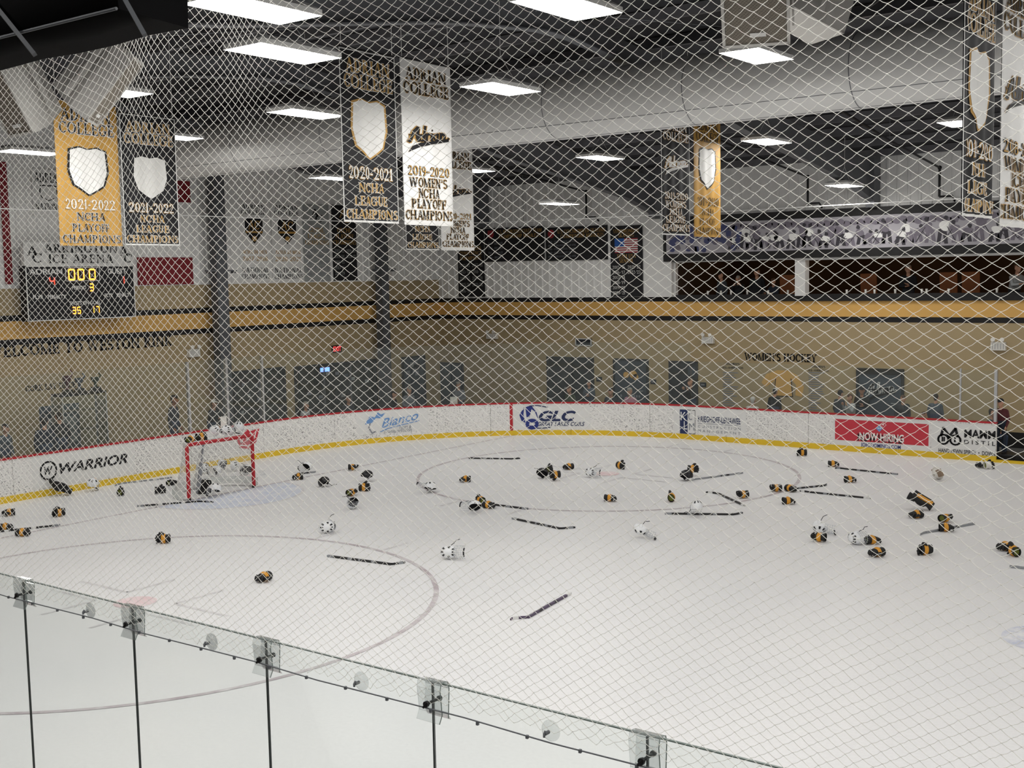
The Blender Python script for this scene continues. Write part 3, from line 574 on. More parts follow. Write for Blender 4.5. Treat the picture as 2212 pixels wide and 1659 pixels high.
# ------------------------------------------------------------------ banners and panels on the end wall
XS = XW+.05
def wallbanner(lbl, px, bg, rows, emblem=None, axis='x', P=None, group='banners fixed to the upper walls'):
    P = P if P is not None else (XS if axis == 'x' else YW-.05)
    b = boxX(P, *px) if axis == 'x' else boxY(P, *px); t = panel('wall_banner', lbl, 'banner', axis, P, b, bg, .012, group, 'cloth')
    fnk = (lambda off: PX(P, off)) if axis == 'x' else (lambda off: PY(P, off))
    for (txt, f0, f1, m, u0, u1) in rows: row(t, fnk, b, txt, f0, f1, m, u0, u1)
    if emblem: emblem(t, fnk, b)
    return t, fnk, b
def crest(t, fnk, b):
    shape(t, fnk, b, [[(0, 1), (1, 1), (1, .45), (.5, 0), (0, .45)]], .2, .2, .8, .52, K, .006); shape(t, fnk, b, [[(.0, .0), (1, 0), (1, 1), (0, 1)]], .22, .36, .78, .385, G, .012); shape(t, fnk, b, serif2d('AC'), .3, .23, .7, .34, G, .014); shape(t, fnk, b, disc2d(.5, .5, .5, .5), .42, .42, .58, .49, G, .013)
def natl(d): return [('ADRIAN', .03, .085, K, .1, .9), ('COLLEGE', .1, .155, K, .08, .92), ('ACHA DI MEN', .6, .645, G, .08, .92), (d, .68, .735, G, .07, .93), ('NATIONAL', .82, .88, K, .04, .96), ('CHAMPIONS', .9, .96, K, .02, .98)]
wallbanner('white wall banner with crest dated 2017-2018', (517, 581, 437, 609), 'banner_white', natl('2017-2018'), crest)
wallbanner('white wall banner with crest dated 2020-2021', (588, 653, 439, 609), 'banner_white', natl('2020-2021'), crest)
yrs = lambda L, m, f0=.55, st=.075: [r for i, (a, c) in enumerate(L) for r in ([(a, f0+i*st, f0+i*st+.045, m, .06, .46)] + ([(c, f0+i*st, f0+i*st+.045, m, .54, .94)] if c else []))]
aclogo = lambda m: (lambda t, fnk, b: (shape(t, fnk, b, serif2d('A'), .3, .06, .6, .16, m), shape(t, fnk, b, serif2d('C'), .45, .13, .75, .23, m)))
wallbanner('silver wall banner with years in two columns', (656, 712, 442, 608), 'banner_silver', [('GLCHL', .3, .36, G, .2, .8), ('LEAGUE', .38, .44, G, .15, .85), ('CHAMPIONS', .46, .52, G, .04, .96)] + yrs([("2010-'11", "2017-'18"), ("2012-'13", "2018-'19"), ("2013-'14", "2019-'20"), ("2014-'15", "2020-'21"), ("2016-'17", "2021-'22")], 'grey_ink', .58), aclogo(K))
wallbanner('black wall banner with gold playoff lettering beside silver banner', (718, 770, 444, 606), 'banner_black', [('GLCHL', .3, .36, G, .2, .8), ('PLAYOFF', .38, .44, G, .12, .88), ('CHAMPIONS', .46, .52, G, .03, .97)] + yrs([("2011-'12", "2019-'20"), ("2013-'14", "2020-'21"), ("2014-'15", None), ("2015-'16", None), ("2018-'19", None)], 'banner_silver', .58), aclogo(G))
wallbanner('white wall banner partly behind the gold hanging banner', (71, 140, 366, 468), 'banner_white', [('ADRIAN', .08, .28, K, .05, .95), ('NATIONAL', .72, .88, K, .05, .95)], lambda t, fnk, b: (shape(t, fnk, b, [SHIELD], .16, .32, .8, .68, K, .006), shape(t, fnk, b, [SHIELD], .2, .345, .76, .66, W_, .01)))
for lbl, px_, m in (('dark red panel high on end wall beside black banner', (384, 411, 391, 437), 'dark_red'), ('red panel on end wall right of the scoreboard', (298, 417, 556, 615), 'dark_red'), ('narrow dark red strip on white end wall', (5, 21, 350, 614), 'dark_red')):
    b = boxX(XS, *px_); t = panel('wall_panel_sign', lbl, 'panel', 'x', XS, b, m); MB().box((.006, 0, .02), (.014, b[2]-b[0], .03)).build('bottom_trim', 'dark_red', t)
# ------------------------------------------------------------------ far wall boards
YS = YW-.1
b = boxY(YS, 1047, 1175, 491, 564); t = panel('notice_board', 'black notice board with gold heading about team medalists', 'board', 'y', YS, b, 'banner_black', .03); fk = lambda off: PY(YS, off)
row(t, fk, b, 'U.S. INTERCOLLEGIATE TEAM', .06, .17, G, .22, .97); row(t, fk, b, 'CHAMPIONSHIP MEDALISTS', .2, .31, G, .25, .95); shape(t, fk, b, [SHIELD], .05, .05, .17, .32, 'flag_red')
for i in range(4): row(t, fk, b, '201%d - BRONZE' % (3+i), .42+i*.14, .49+i*.14, 'grey_ink', .06, .32)
b = boxY(YS, 1179, 1312, 489, 562); t = panel('notice_board', 'black notice board with gold heading about synchronized skating', 'board', 'y', YS, b, 'banner_black', .03)
row(t, fk, b, 'U.S. SYNCHRONIZED SKATING', .08, .19, G, .2, .97); row(t, fk, b, 'CHAMPIONSHIP MEDALISTS', .22, .33, G, .25, .95); shape(t, fk, b, disc2d(.5, .5, .5, .5), .04, .06, .15, .32, 'flag_red')
for i in range(5): row(t, fk, b, '201%d - COLLEGIATE SILVER' % (4+i), .4+i*.11, .46+i*.11, 'grey_ink', .04, .5)
t, fk2, b = wallbanner('black wall banner with a striped flag and years', (1319, 1388, 487, 641), 'banner_black', [('SYNCHRONIZED', .05, .1, G, .1, .9), ('SKATING', .11, .16, G, .25, .75), ('TEAM USA', .4, .455, G, .2, .8), ('SENIOR', .465, .52, G, .28, .72)] + yrs([("2015-'16", "2021-'22"), ("2016-'17", "2022-'23"), ("2017-'18", None), ("2018-'19", None), ("2019-'20", None), ("2020-'21", None)], W_, .56, .072), axis='y')
for i in range(13): shape(t, fk2, b, SQ, .14, .18+i*.0155, .86, .18+(i+1)*.0155, 'flag_red' if i % 2 == 0 else W_, .008, 'flag_stripe')
shape(t, fk2, b, SQ, .14, .18, .44, .29, 'flag_blue', .014, 'flag_canton')
wallbanner('black wall banner with conference lettering at the room corner', (989, 1046, 478, 641), 'banner_black', [('MIDWESTERN', .33, .38, G, .1, .9), ('CONFERENCE', .395, .445, G, .08, .92), ('CHAMPIONS', .46, .51, G, .1, .9)] + yrs([("2012-'13", "2017-'18"), ("2013-'14", "2018-'19"), ("2014-'15", "2019-'20"), ("2015-'16", "2021-'22"), ("2016-'17", None)], 'banner_silver', .56, .085), axis='y')
# ------------------------------------------------------------------ photo mural over the lounge
YM = YW-.32; X0 = at_y(1432, 510, YM).x; X1 = 22.0
t = thing('photo_mural', 'long framed black and white hockey photograph above the lounge windows', 'mural', ((X0+X1)/2, YM+.16, ZM0)); hm = ZM1-ZM0; wm = X1-X0
MB().box((0, 0, hm/2), (wm, .3, hm)).build('frame', 'stripe_black', t)
mat('mural_ground', '#aaa7ad', .6, var=.35, scale=1.1); mat('mural_dark', '#3c3940', .6, var=.3, scale=3); mat('mural_mid', '#77717c', .6, var=.3, scale=3); mat('mural_blue', '#474c74', .6, var=.4, scale=2)
fz0, fz1 = .17*hm, .83*hm; pr = MB().add([(-wm/2+.12, -.156, fz0), (wm/2, -.156, fz0), (wm/2, -.156, fz1), (-wm/2+.12, -.156, fz1)], [(0, 1, 2, 3)]); pr.build('photo_print', 'mural_ground', t)
rs = random.Random(3); PP = {'mural_dark': MB(), 'mural_mid': MB(), 'white_ink': MB(), 'mural_blue': MB()}
def blob(m, cx, cz, rx, rz, y=-.162): PP[m].add([(cx+rx*math.cos(a)*(1+.2*math.sin(3*a+cx)), y, max(fz0+.01, min(fz1-.01, cz+rz*math.sin(a)*(1+.15*math.cos(2*a+cz))))) for a in [2*PI*i/14 for i in range(14)]], [tuple(range(14))])
xx = -wm/2+.2
while xx < -wm/2+2.6:
    for k in range(5): blob('mural_blue' if rs.random() < .75 else 'mural_mid', xx+rs.uniform(0, .2), fz0+.1+(fz1-fz0-.2)*rs.random(), .09, .1, -.16-.002*k)
    xx += .16
xx = -wm/2+2.4
while xx < wm/2-.3:
    h = rs.uniform(.42, .9)*(fz1-fz0); z = fz0+rs.uniform(.04, .12); d = rs.choice(('mural_dark', 'mural_dark', 'mural_mid')); l = 'white_ink' if rs.random() < .55 else 'mural_mid'; q = rs.choice((-1, 1))
    for lx in (-.1, .11): PP[d].add([(xx+lx-.05, -.162, z), (xx+lx+.05, -.162, z), (xx+lx*.5+.06, -.162, z+h*.48), (xx+lx*.5-.05, -.162, z+h*.48)], [(0, 1, 2, 3)])
    blob(l, xx+q*.06, z+h*.62, .13, h*.2, -.164); blob(d, xx+q*.02, z+h*.45, .12, h*.1, -.163); blob('mural_dark', xx+q*.1, z+h*.9, .055, .065, -.166)
    PP['mural_dark'].add([(xx+q*.12, -.165, z+h*.6), (xx+q*.14, -.165, z+h*.6), (xx+q*.4, -.165, z+.02), (xx+q*.37, -.165, z+.02)], [(0, 1, 2, 3)])
    xx += rs.uniform(.16, .42)
xx = -wm/2+2.2
while xx < wm/2-.4: blob('mural_mid', xx, fz1-.14-.08*rs.random(), .12, .1, -.159); xx += .2
for k, m_ in PP.items(): o = m_.build('photo_figures', k, t); o['kind'] = 'stuff'
# ------------------------------------------------------------------ scoreboard
XB = -6.35; b = boxX(XB, 56, 290, 524, 690)
c = (XB, (b[0]+b[2])/2, b[1]); t = thing('scoreboard', 'black electronic scoreboard with white header on the end wall', 'scoreboard', c); w_, h = b[2]-b[0], b[3]-b[1]; fk3 = lambda off: PX(XB, off)
MB().box((-.15, 0, h*.35), (.3, w_, h*.7)).build('cabinet', 'banner_black', t); MB().box((-.08, 0, h*.85), (.14, w_*1.01, h*.3)).build('header_panel', 'white_paint', t)
fr = MB(); 
for yy, zz, sy, sz in ((0, .012, w_, .024), (0, h*.7-.012, w_, .024), (-w_/2+.012, h*.35, .024, h*.7), (w_/2-.012, h*.35, .024, h*.7)): fr.box((.004, yy, zz), (.012, sy, sz))
fr.build('frame', 'white_ink', t)
for u in (-.3, .3): MB().box((-.42, w_*u, h*.4), (.36, .08, .08)).build('wall_bracket', 'black_metal', t)
row(t, fk3, b, 'ARRINGTON', .02, .13, K, .17, .85); row(t, fk3, b, 'ICE ARENA', .155, .265, K, .2, .8)
for u in (.02, .86): shape(t, fk3, b, serif2d('A'), u, .05, u+.09, .17, K); shape(t, fk3, b, serif2d('C'), u+.04, .14, u+.13, .26, K)
for txt, u0, f0, u1, f1 in (('ADRIAN', .03, .34, .32, .41), ('GUEST', .74, .34, .92, .41), ('PERIOD', .4, .56, .53, .61), ('PLYR', .05, .67, .14, .72), ('PENALTY', .18, .67, .34, .72), ('PLYR', .7, .67, .78, .72), ('PENALTY', .82, .67, .96, .72), ('SHOTS ON GOAL', .37, .76, .66, .81)): row(t, fk3, b, txt, f0, f1, W_, u0, u1, 'sans')
shape(t, fk3, b, [[(0, 0), (1, 0), (1, .04), (0, .04)], [(0, .96), (1, .96), (1, 1), (0, 1)], [(0, 0), (.02, 0), (.02, 1), (0, 1)], [(.98, 0), (1, 0), (1, 1), (.98, 1)]], .345, .32, .665, .5, W_, .012, 'clock_frame')
SEG = {'a': [(.2, 1), (.8, 1)], 'b': [(.9, .95), (.9, .55)], 'c': [(.9, .45), (.9, .05)], 'd': [(.2, 0), (.8, 0)], 'e': [(.1, .45), (.1, .05)], 'f': [(.1, .95), (.1, .55)], 'g': [(.2, .5), (.8, .5)]}
DIG = {'0': 'abcdef', '1': 'bc', '3': 'abgcd', '4': 'fgbc', '5': 'afgcd', '7': 'abc'}
for ch, u, f0, f1, wd, m in (('0', .37, .35, .48, .065, 'led_orange'), ('0', .455, .35, .48, .065, 'led_orange'), ('0', .56, .35, .48, .065, 'led_orange'), ('3', .56, .54, .63, .04, 'led_orange'), ('4', .2, .45, .54, .05, 'led_red'), ('1', .86, .45, .54, .04, 'led_red'), ('3', .39, .84, .92, .035, 'led_orange'), ('5', .435, .84, .92, .035, 'led_orange'), ('1', .56, .84, .92, .035, 'led_orange'), ('7', .61, .84, .92, .035, 'led_orange')):
    shape(t, fk3, b, [p for s_ in DIG[ch] for p in stroke2d(SEG[s_], .16)], u, f0, u+wd, f1, m, .016, 'digit')
# ------------------------------------------------------------------ lettering painted on the walls
def wtext(parent, axis, txt, px_, m=K, font='serif'):
    if axis == 'x': b = boxX(XW, *px_); fk = lambda off: PX(XW, off)
    else: b = boxY(YW, *px_); fk = lambda off: PY(YW, off)
    return row(parent, fk, b, txt, 0, 1, m, 0, 1, font, None, 'wall_lettering', 0, .035)
wtext(wl, 'x', 'WELCOME TO WESTON RINK', (-25, 372, 737.5, 759.5)); wtext(wl, 'x', 'GORK LAY SINCE', (54, 163, 829, 841)); wtext(wb, 'y', "WOMEN'S HOCKEY", (1609, 1764, 764, 780))
for x0 in (1560, 1745):
    wtext(wb, 'y', "WOMEN'S", (x0+8, x0+38, 784 if x0 < 1600 else 790, 788.5 if x0 < 1600 else 794.5), 'black_ink'); wtext(wb, 'y', 'ALL-AMERICANS', (x0, x0+46, 792 if x0 < 1600 else 798, 796 if x0 < 1600 else 802), 'black_ink')
    mb = MB(); r2 = random.Random(x0)
    for i in range(18):
        bb = boxY(YW, x0+2, x0+2+r2.uniform(16, 34), 804+i*5, 806+i*5); put2d(mb, SQ, PY(YW, .01), *bb)
    mb.build('name_list', 'grey_ink', wb)
# plain gold jersey shape on the wall (figure itself left out)
jb = boxY(YW, 1645, 1737, 800, 862); mb = MB(); put2d(mb, [[(.36, 1), (.62, 1), (.7, .9), (.74, .1), (.3, .1), (.32, .9)]], PY(YW, .008), *jb); mb.build('wall_painting', 'stripe_gold', wb)
for ps in ([[(.62, 1), (.85, .85), (1, .45), (.95, .1), (.8, .15), (.82, .5), (.7, .7)]], [[(.34, .98), (.12, .85), (0, .55), (.1, .4), (.26, .55), (.34, .7)]]): mb = MB(); put2d(mb, ps, PY(YW, .01), *jb); mb.build('wall_painting', 'stripe_gold', wb)
mb = MB(); put2d(mb, stroke2d([(.7, .72), (.74, .1)], .02)+stroke2d([(.3, .1), (.74, .1)], .03)+stroke2d([(.34, .7), (.3, .1)], .02), PY(YW, .012), *jb); mb.build('wall_painting_line', K, wb)
# ------------------------------------------------------------------ doors, shop windows, small wall fittings
def door(n, axis, px_, m, fm='door_dark', leaves=1, extra=None):
    P = XW if axis == 'x' else YW; b = boxX(P, *px_, 900) if axis == 'x' else boxY(P, *px_, 900); u0, u1, h = b[0], b[2], b[3]; w_ = u1-u0
    o = bpy.data.objects.new('door_%d' % n, None); COL.objects.link(o); o['kind'] = 'structure'; o.location = (P, (u0+u1)/2, 0) if axis == 'x' else ((u0+u1)/2, P, 0); o.rotation_euler = (0, 0, PI/2 if axis == 'x' else 0)
    MB().box((-w_/2+.03, -.03, h/2), (.06, .1, h)).box((w_/2-.03, -.03, h/2), (.06, .1, h)).box((0, -.03, h-.03), (w_, .1, .06)).build('door_frame', fm, o)
    for k in range(leaves):
        lw = (w_-.12)/leaves; cx = -w_/2+.06+lw*(k+.5); lf = MB().box((cx, -.02, (h-.06)/2), (lw-.01, .05, h-.07)).build('door_leaf', m, o)
        MB().tube([(cx+lw*.38, -.05, 1.0), (cx+lw*.38, -.11, 1.0), (cx+lw*.28, -.11, 1.0)], .012, 6).build('door_handle', 'silver', lf)
    if extra: extra(o, w_, h)
    return o
FL = lambda y=-.055: (lambda u, v: Vector((u, y, v)))
def poster(o, u, v, w_, h, m): mb = MB(); put2d(mb, SQ, FL(-.052), u-w_/2, v-h/2, u+w_/2, v+h/2); mb.build('poster', m, o)
def dA(o, w_, h):
    mb = MB(); put2d(mb, script2d(.06), FL(-.055), -w_*.3, h*.5, w_*.36, h*.82); mb.build('wordmark_edge', 'white_ink', o); mb = MB(); put2d(mb, script2d(.015), FL(-.06), -w_*.3, h*.5, w_*.36, h*.82); mb.build('wordmark', K, o); MB().box((0, -.05, h-.09), (w_, .09, .16)).build('roller_box', 'black_metal', o)
def dB(o, w_, h):
    for u, v, a in ((-.14, .74, .1), (.06, .75, .13), (.13, .71, .1)): mb = MB(); put2d(mb, disc2d(.5, .5, .5, .5, 12), FL(-.056), w_*(u-a/2*1.4), h*(v-a/2), w_*(u+a), h*(v+a/2)); mb.build('decal', 'stripe_gold', o)
    mb = MB(); put2d(mb, [[(k/8, 0), (k/8+.08, 0), (k/8+.08, 1), (k/8, 1)] for k in (0, 3, 4, 5, 6, 7)], FL(-.056), -w_*.3, h*.38, w_*.3, h*.42); mb.build('faint_marks', 'grey_ink', o)
door(1, 'y', (1184, 1284, 771), 'door_dark', leaves=2); door(2, 'y', (1327, 1402, 775), 'door_grey', extra=dB); door(3, 'y', (1447, 1508, 780), 'door_dark', extra=lambda o, w_, h: poster(o, w_*.3, h*.85, w_*.25, h*.12, 'door_grey'))
door(4, 'y', (949, 1003, 783), 'door_grey'); door(5, 'y', (1851, 1953, 796), 'door_grey', extra=dA)
def dP(o, w_, h):
    r3 = random.Random(5)
    for i in range(7): poster(o, w_*r3.uniform(-.28, .28), h*r3.uniform(.55, .9), w_*.16, h*.08, r3.choice(('grey_ink', 'banner_silver', 'door_dark')))
door(6, 'x', (868, 917, 769), 'door_grey', extra=dP)
def shop(n, px_, extra):
    b = boxX(XW, *px_, 900); u0, u1, h = b[0], b[2], b[3]; w_ = u1-u0; o = bpy.data.objects.new('window_%d' % n, None); COL.objects.link(o); o['kind'] = 'structure'; o.location = (XW, (u0+u1)/2, 0); o.rotation_euler = (0, 0, PI/2)
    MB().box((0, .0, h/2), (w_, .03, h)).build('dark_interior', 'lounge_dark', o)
    MB().box((-w_/2, -.04, h/2), (.08, .12, h)).build('jamb', 'door_dark', o); MB().box((w_/2, -.04, h/2), (.08, .12, h)).build('jamb', 'door_dark', o); MB().box((0, -.04, h-.04), (w_, .12, .08)).build('head', 'door_dark', o)
    for k in range(1, extra): MB().box((-w_/2+w_*k/extra, -.04, h/2), (.05, .08, h)).build('mullion', 'steel_grey', o)
    for k in range(extra): MB().box((-w_/2+w_*(k+.5)/extra, -.035, h/2), (w_/extra-.06, .012, h-.1)).build('pane', 'pane', o)
    r3 = random.Random(n)
    for i in range(9): mb = MB(); put2d(mb, SQ, FL(-.045), *(lambda u, v: (u, v, u+w_*.05, v+h*.05))(w_*r3.uniform(-.45, .4), h*r3.uniform(.35, .85))); mb.build('notice', r3.choice(('grey_ink', 'banner_silver', 'door_grey')), o)
    return o
shop(1, (503, 612, 797), 2); o = shop(2, (638, 810, 783), 3)
sb = boxX(XW+.06, 692, 712, 794, 803); mb = MB(); put2d(mb, SQ, PX(XW+.06), *sb); s_ = tag(mb.build('neon_sign', 'screen_blue'), 'small glowing blue screen in the dark shop window', 'screen')
MB().box((XW+.03, (sb[0]+sb[2])/2, (sb[1]+sb[3])/2), (.05, sb[2]-sb[0]+.04, sb[3]-sb[1]+.04)).build('screen_case', 'black_metal', s_, True)
def elight(axis, px_, lbl):
    P = XW+.12 if axis == 'x' else YW-.12; b = boxX(P, *px_) if axis == 'x' else boxY(P, *px_); w_, h = b[2]-b[0], b[3]-b[1]; c = PX(P)((b[0]+b[2])/2, b[1]) if axis == 'x' else PY(P)((b[0]+b[2])/2, b[1])
    t = thing('emergency_light', lbl, 'light', c, PI/2 if axis == 'x' else 0, 'white emergency light boxes'); MB().box((0, .06, h*.5), (w_, .12, h), taper=.95).build('case', 'white_plastic', t)
    for sx in (-1, 1): MB().tube([(sx*w_*.3, .02, h), (sx*w_*.3, -.02, h+.06), (sx*w_*.3, -.07, h+.07)], [.02, .05, .06], 8).build('lamp_head', 'white_plastic', t)
    for k in range(5): MB().box((-w_*.36+k*w_*.18, -.003, h*.5), (.008, .006, h*.7)).build('vent_slot', 'grey_ink', t)
elight('x', (409, 433, 754, 771), 'white emergency light box near the tall glass post'); elight('y', (1050, 1072, 721, 732), 'white emergency light box left of the framed vent'); elight('y', (1515, 1540, 728, 742), 'white emergency light box above the text list'); elight('y', (2139, 2172, 739, 757), 'white emergency light box above the open gate')
b = boxY(YW-.03, 1243, 1278, 731, 747); t = panel('wall_vent', 'small white framed dark vent above the double doors', 'vent', 'y', YW-.03, b, 'door_dark', .03)
w_, h = b[2]-b[0], b[3]-b[1]
for args in (((0, -.01, .015), (w_, .03, .03)), ((0, -.01, h-.015), (w_, .03, .03)), ((-w_/2+.015, -.01, h/2), (.03, .03, h)), ((w_/2-.015, -.01, h/2), (.03, .03, h))): MB().box(*args).build('frame_bar', 'white_paint', t)
b = boxX(XW+.05, 718, 738, 746, 761); t = panel('exit_sign', 'small red glowing exit sign above the shop window', 'sign', 'x', XW+.05, b, 'black_metal', .05); row(t, lambda off: PX(XW+.05, off), b, 'EXIT', .15, .85, 'exit_red', .08, .92, 'sans')
for i, (xl, xr, yt, yb) in enumerate(((1288, 1300, 814, 824), (1405, 1417, 820, 830), (1512, 1525, 826, 836))):
    b = boxY(YW-.02, xl, xr, yt, yb); t = panel('door_sign', ('small dark sign plate beside the double doors', 'small dark sign plate beside the decorated door', 'small dark sign plate beside the dark doorway')[i], 'sign', 'y', YW-.02, b, 'door_dark', .02); shape(t, lambda off: PY(YW-.02, off), b, SQ, .2, .35, .8, .65, 'grey_ink', .012, 'plate_face')
# ------------------------------------------------------------------ glass on the far boards
fg = thing('rink_glass', 'clear glass panels standing on the far boards', 'glass', (0, 0, ZB))
s_step = s_at(1488); cuts = [s_at(p) for p in (415, 497, 574)]
edges = sorted(cuts + [cuts[0]-1.22*k for k in range(1, 9)] + [cuts[2]+1.22*k for k in range(1, 26)])
edges = [e for e in edges if e < S_END-.9] + [s_at(2072), S_END-.04]
edges = sorted(set(edges))
for a, b_ in zip(edges[:-1], edges[1:]):
    if b_-a < .25: continue
    ht = 1.8 if a < s_step else 1.27; pa, na = path(a+.006); pb, nb_ = path(b_-.006)
    d = (pb-pa); n = Vector((-d.y, d.x, 0)).normalized()*.006; o3 = (na+nb_)*.5*-.04
    q = [pa+o3-n, pb+o3-n, pb+o3+n, pa+o3+n]
    MB().loft([[v+Vector((0, 0, ZB)) for v in q], [v+Vector((0, 0, ZB+ht)) for v in q]], sm=False).build('glass_pane', 'pane', fg, True)
for px_, wd in ((415, .075), (497, .085), (574, .07), (2072, .05), (2152, .085)):
    e = s_at(px_); p, n = path(min(e, S_END-.04)); ht = 1.8 if e < s_step else 1.3
    MB().box(p-n*.05+Vector((0, 0, ZB+ht/2)), (wd, wd*.8, ht), math.atan2(n.y, n.x)).build('post', 'silver', fg, True)
# ------------------------------------------------------------------ near glass, in front of the spectators
YG = -12.95; ZG = 2.825
ng = thing('rink_glass', 'tall frameless glass panels along the spectators side', 'glass', (16, YG, ZB))
mat('glass_edge', '#6f7b76', .3, var=.1); mat('seam_black', '#1c1f1f', .5)
for k in range(-8, 12):
    a = 13.82+1.213*k
    MB().box((a+.6065, YG, (ZB+ZG)/2), (1.203, .012, ZG-ZB-.004)).build('glass_pane', 'near_pane', ng, True)
    MB().box((a+.6065, YG, ZG), (1.203, .0125, .006)).build('polished_edge', 'glass_edge', ng, True)
    MB().box((a, YG, (ZB+ZG)/2), (.007, .013, ZG-ZB-.01)).build('seam_strip', 'seam_black', ng, True)
clip0 = thing('glass_clip', 'clear bent acrylic clip with black bolt over a glass joint', 'clip', (13.82, YG, ZG), 0, 'acrylic clips over the glass joints')
def bent(y0, sgn):
    pts = [(0, .008), (sgn*.022, .004), (sgn*.03, -.03), (sgn*.018, -.15), (sgn*.04, -.19)]; mb = MB()
    for t_ in (0,):
        a = [(-.075, y, z) for y, z in pts]; c_ = [(.075, y, z) for y, z in pts]; o_ = .004
        for (y0_, z0_), (y1_, z1_) in zip(pts[:-1], pts[1:]):
            mb.add([(-.075, y0_, z0_), (.075, y0_, z0_), (.075, y1_, z1_), (-.075, y1_, z1_), (-.075, y0_+o_*sgn, z0_+.001), (.075, y0_+o_*sgn, z0_+.001), (.075, y1_+o_*sgn, z1_), (-.075, y1_+o_*sgn, z1_)], [(0, 1, 2, 3), (7, 6, 5, 4), (0, 4, 5, 1), (1, 5, 6, 2), (2, 6, 7, 3), (3, 7, 4, 0)])
    return mb
bent(0, -1).build('clip_plate', 'acrylic', clip0); bent(0, 1).build('clip_plate', 'acrylic', clip0)
MB().tube([(.075, -.034, -.03), (.075, -.026, .004), (.075, 0, .012), (.075, .026, .004), (.075, .034, -.03), (.075, .024, -.18)], .0025, 5).tube([(.075, -.034, -.03), (.075, -.022, -.15), (.075, -.044, -.19)], .0025, 5).build('clip_edge', 'glass_edge', clip0)
MB().tube([(0, -.055, -.1), (0, .05, -.1)], .008, 8).tube([(0, -.06, -.1), (0, -.045, -.1)], .016, 8).tube([(0, .04, -.1), (0, .055, -.1)], .014, 8).build('bolt', 'black_metal', clip0)
MB().tube([(-.014, -.06, -.118), (0, -.056, -.1), (.014, -.06, -.082)], .007, 6).build('wing_nut', 'black_metal', clip0)
cup0 = thing('suction_cup', 'clear round suction cup holding the net rope on glass', 'suction cup', (14.6, YG-.006, 2.735), 0, 'suction cups on the glass')
MB().tube([(0, 0, 0), (0, -.006, 0), (0, -.018, 0), (0, -.024, 0)], [.05, .049, .022, .012], 24).build('cup', 'acrylic', cup0)
MB().tube([(0, -.02, 0), (0, -.05, 0)], .009, 8).tube([(0, -.045, .012), (0, -.056, 0), (0, -.055, -.014)], .006, 6).build('hook', 'column_grey', cup0)
for k in range(-3, 7):
    o = clip0 if k == 0 else copy_tree(clip0); o.location = (13.82+1.213*k, YG, ZG)
    o = cup0 if k == 0 else copy_tree(cup0); o.location = (14.6+1.19*k if k < 4 else 14.45+1.213*k, YG-.006, 2.735)
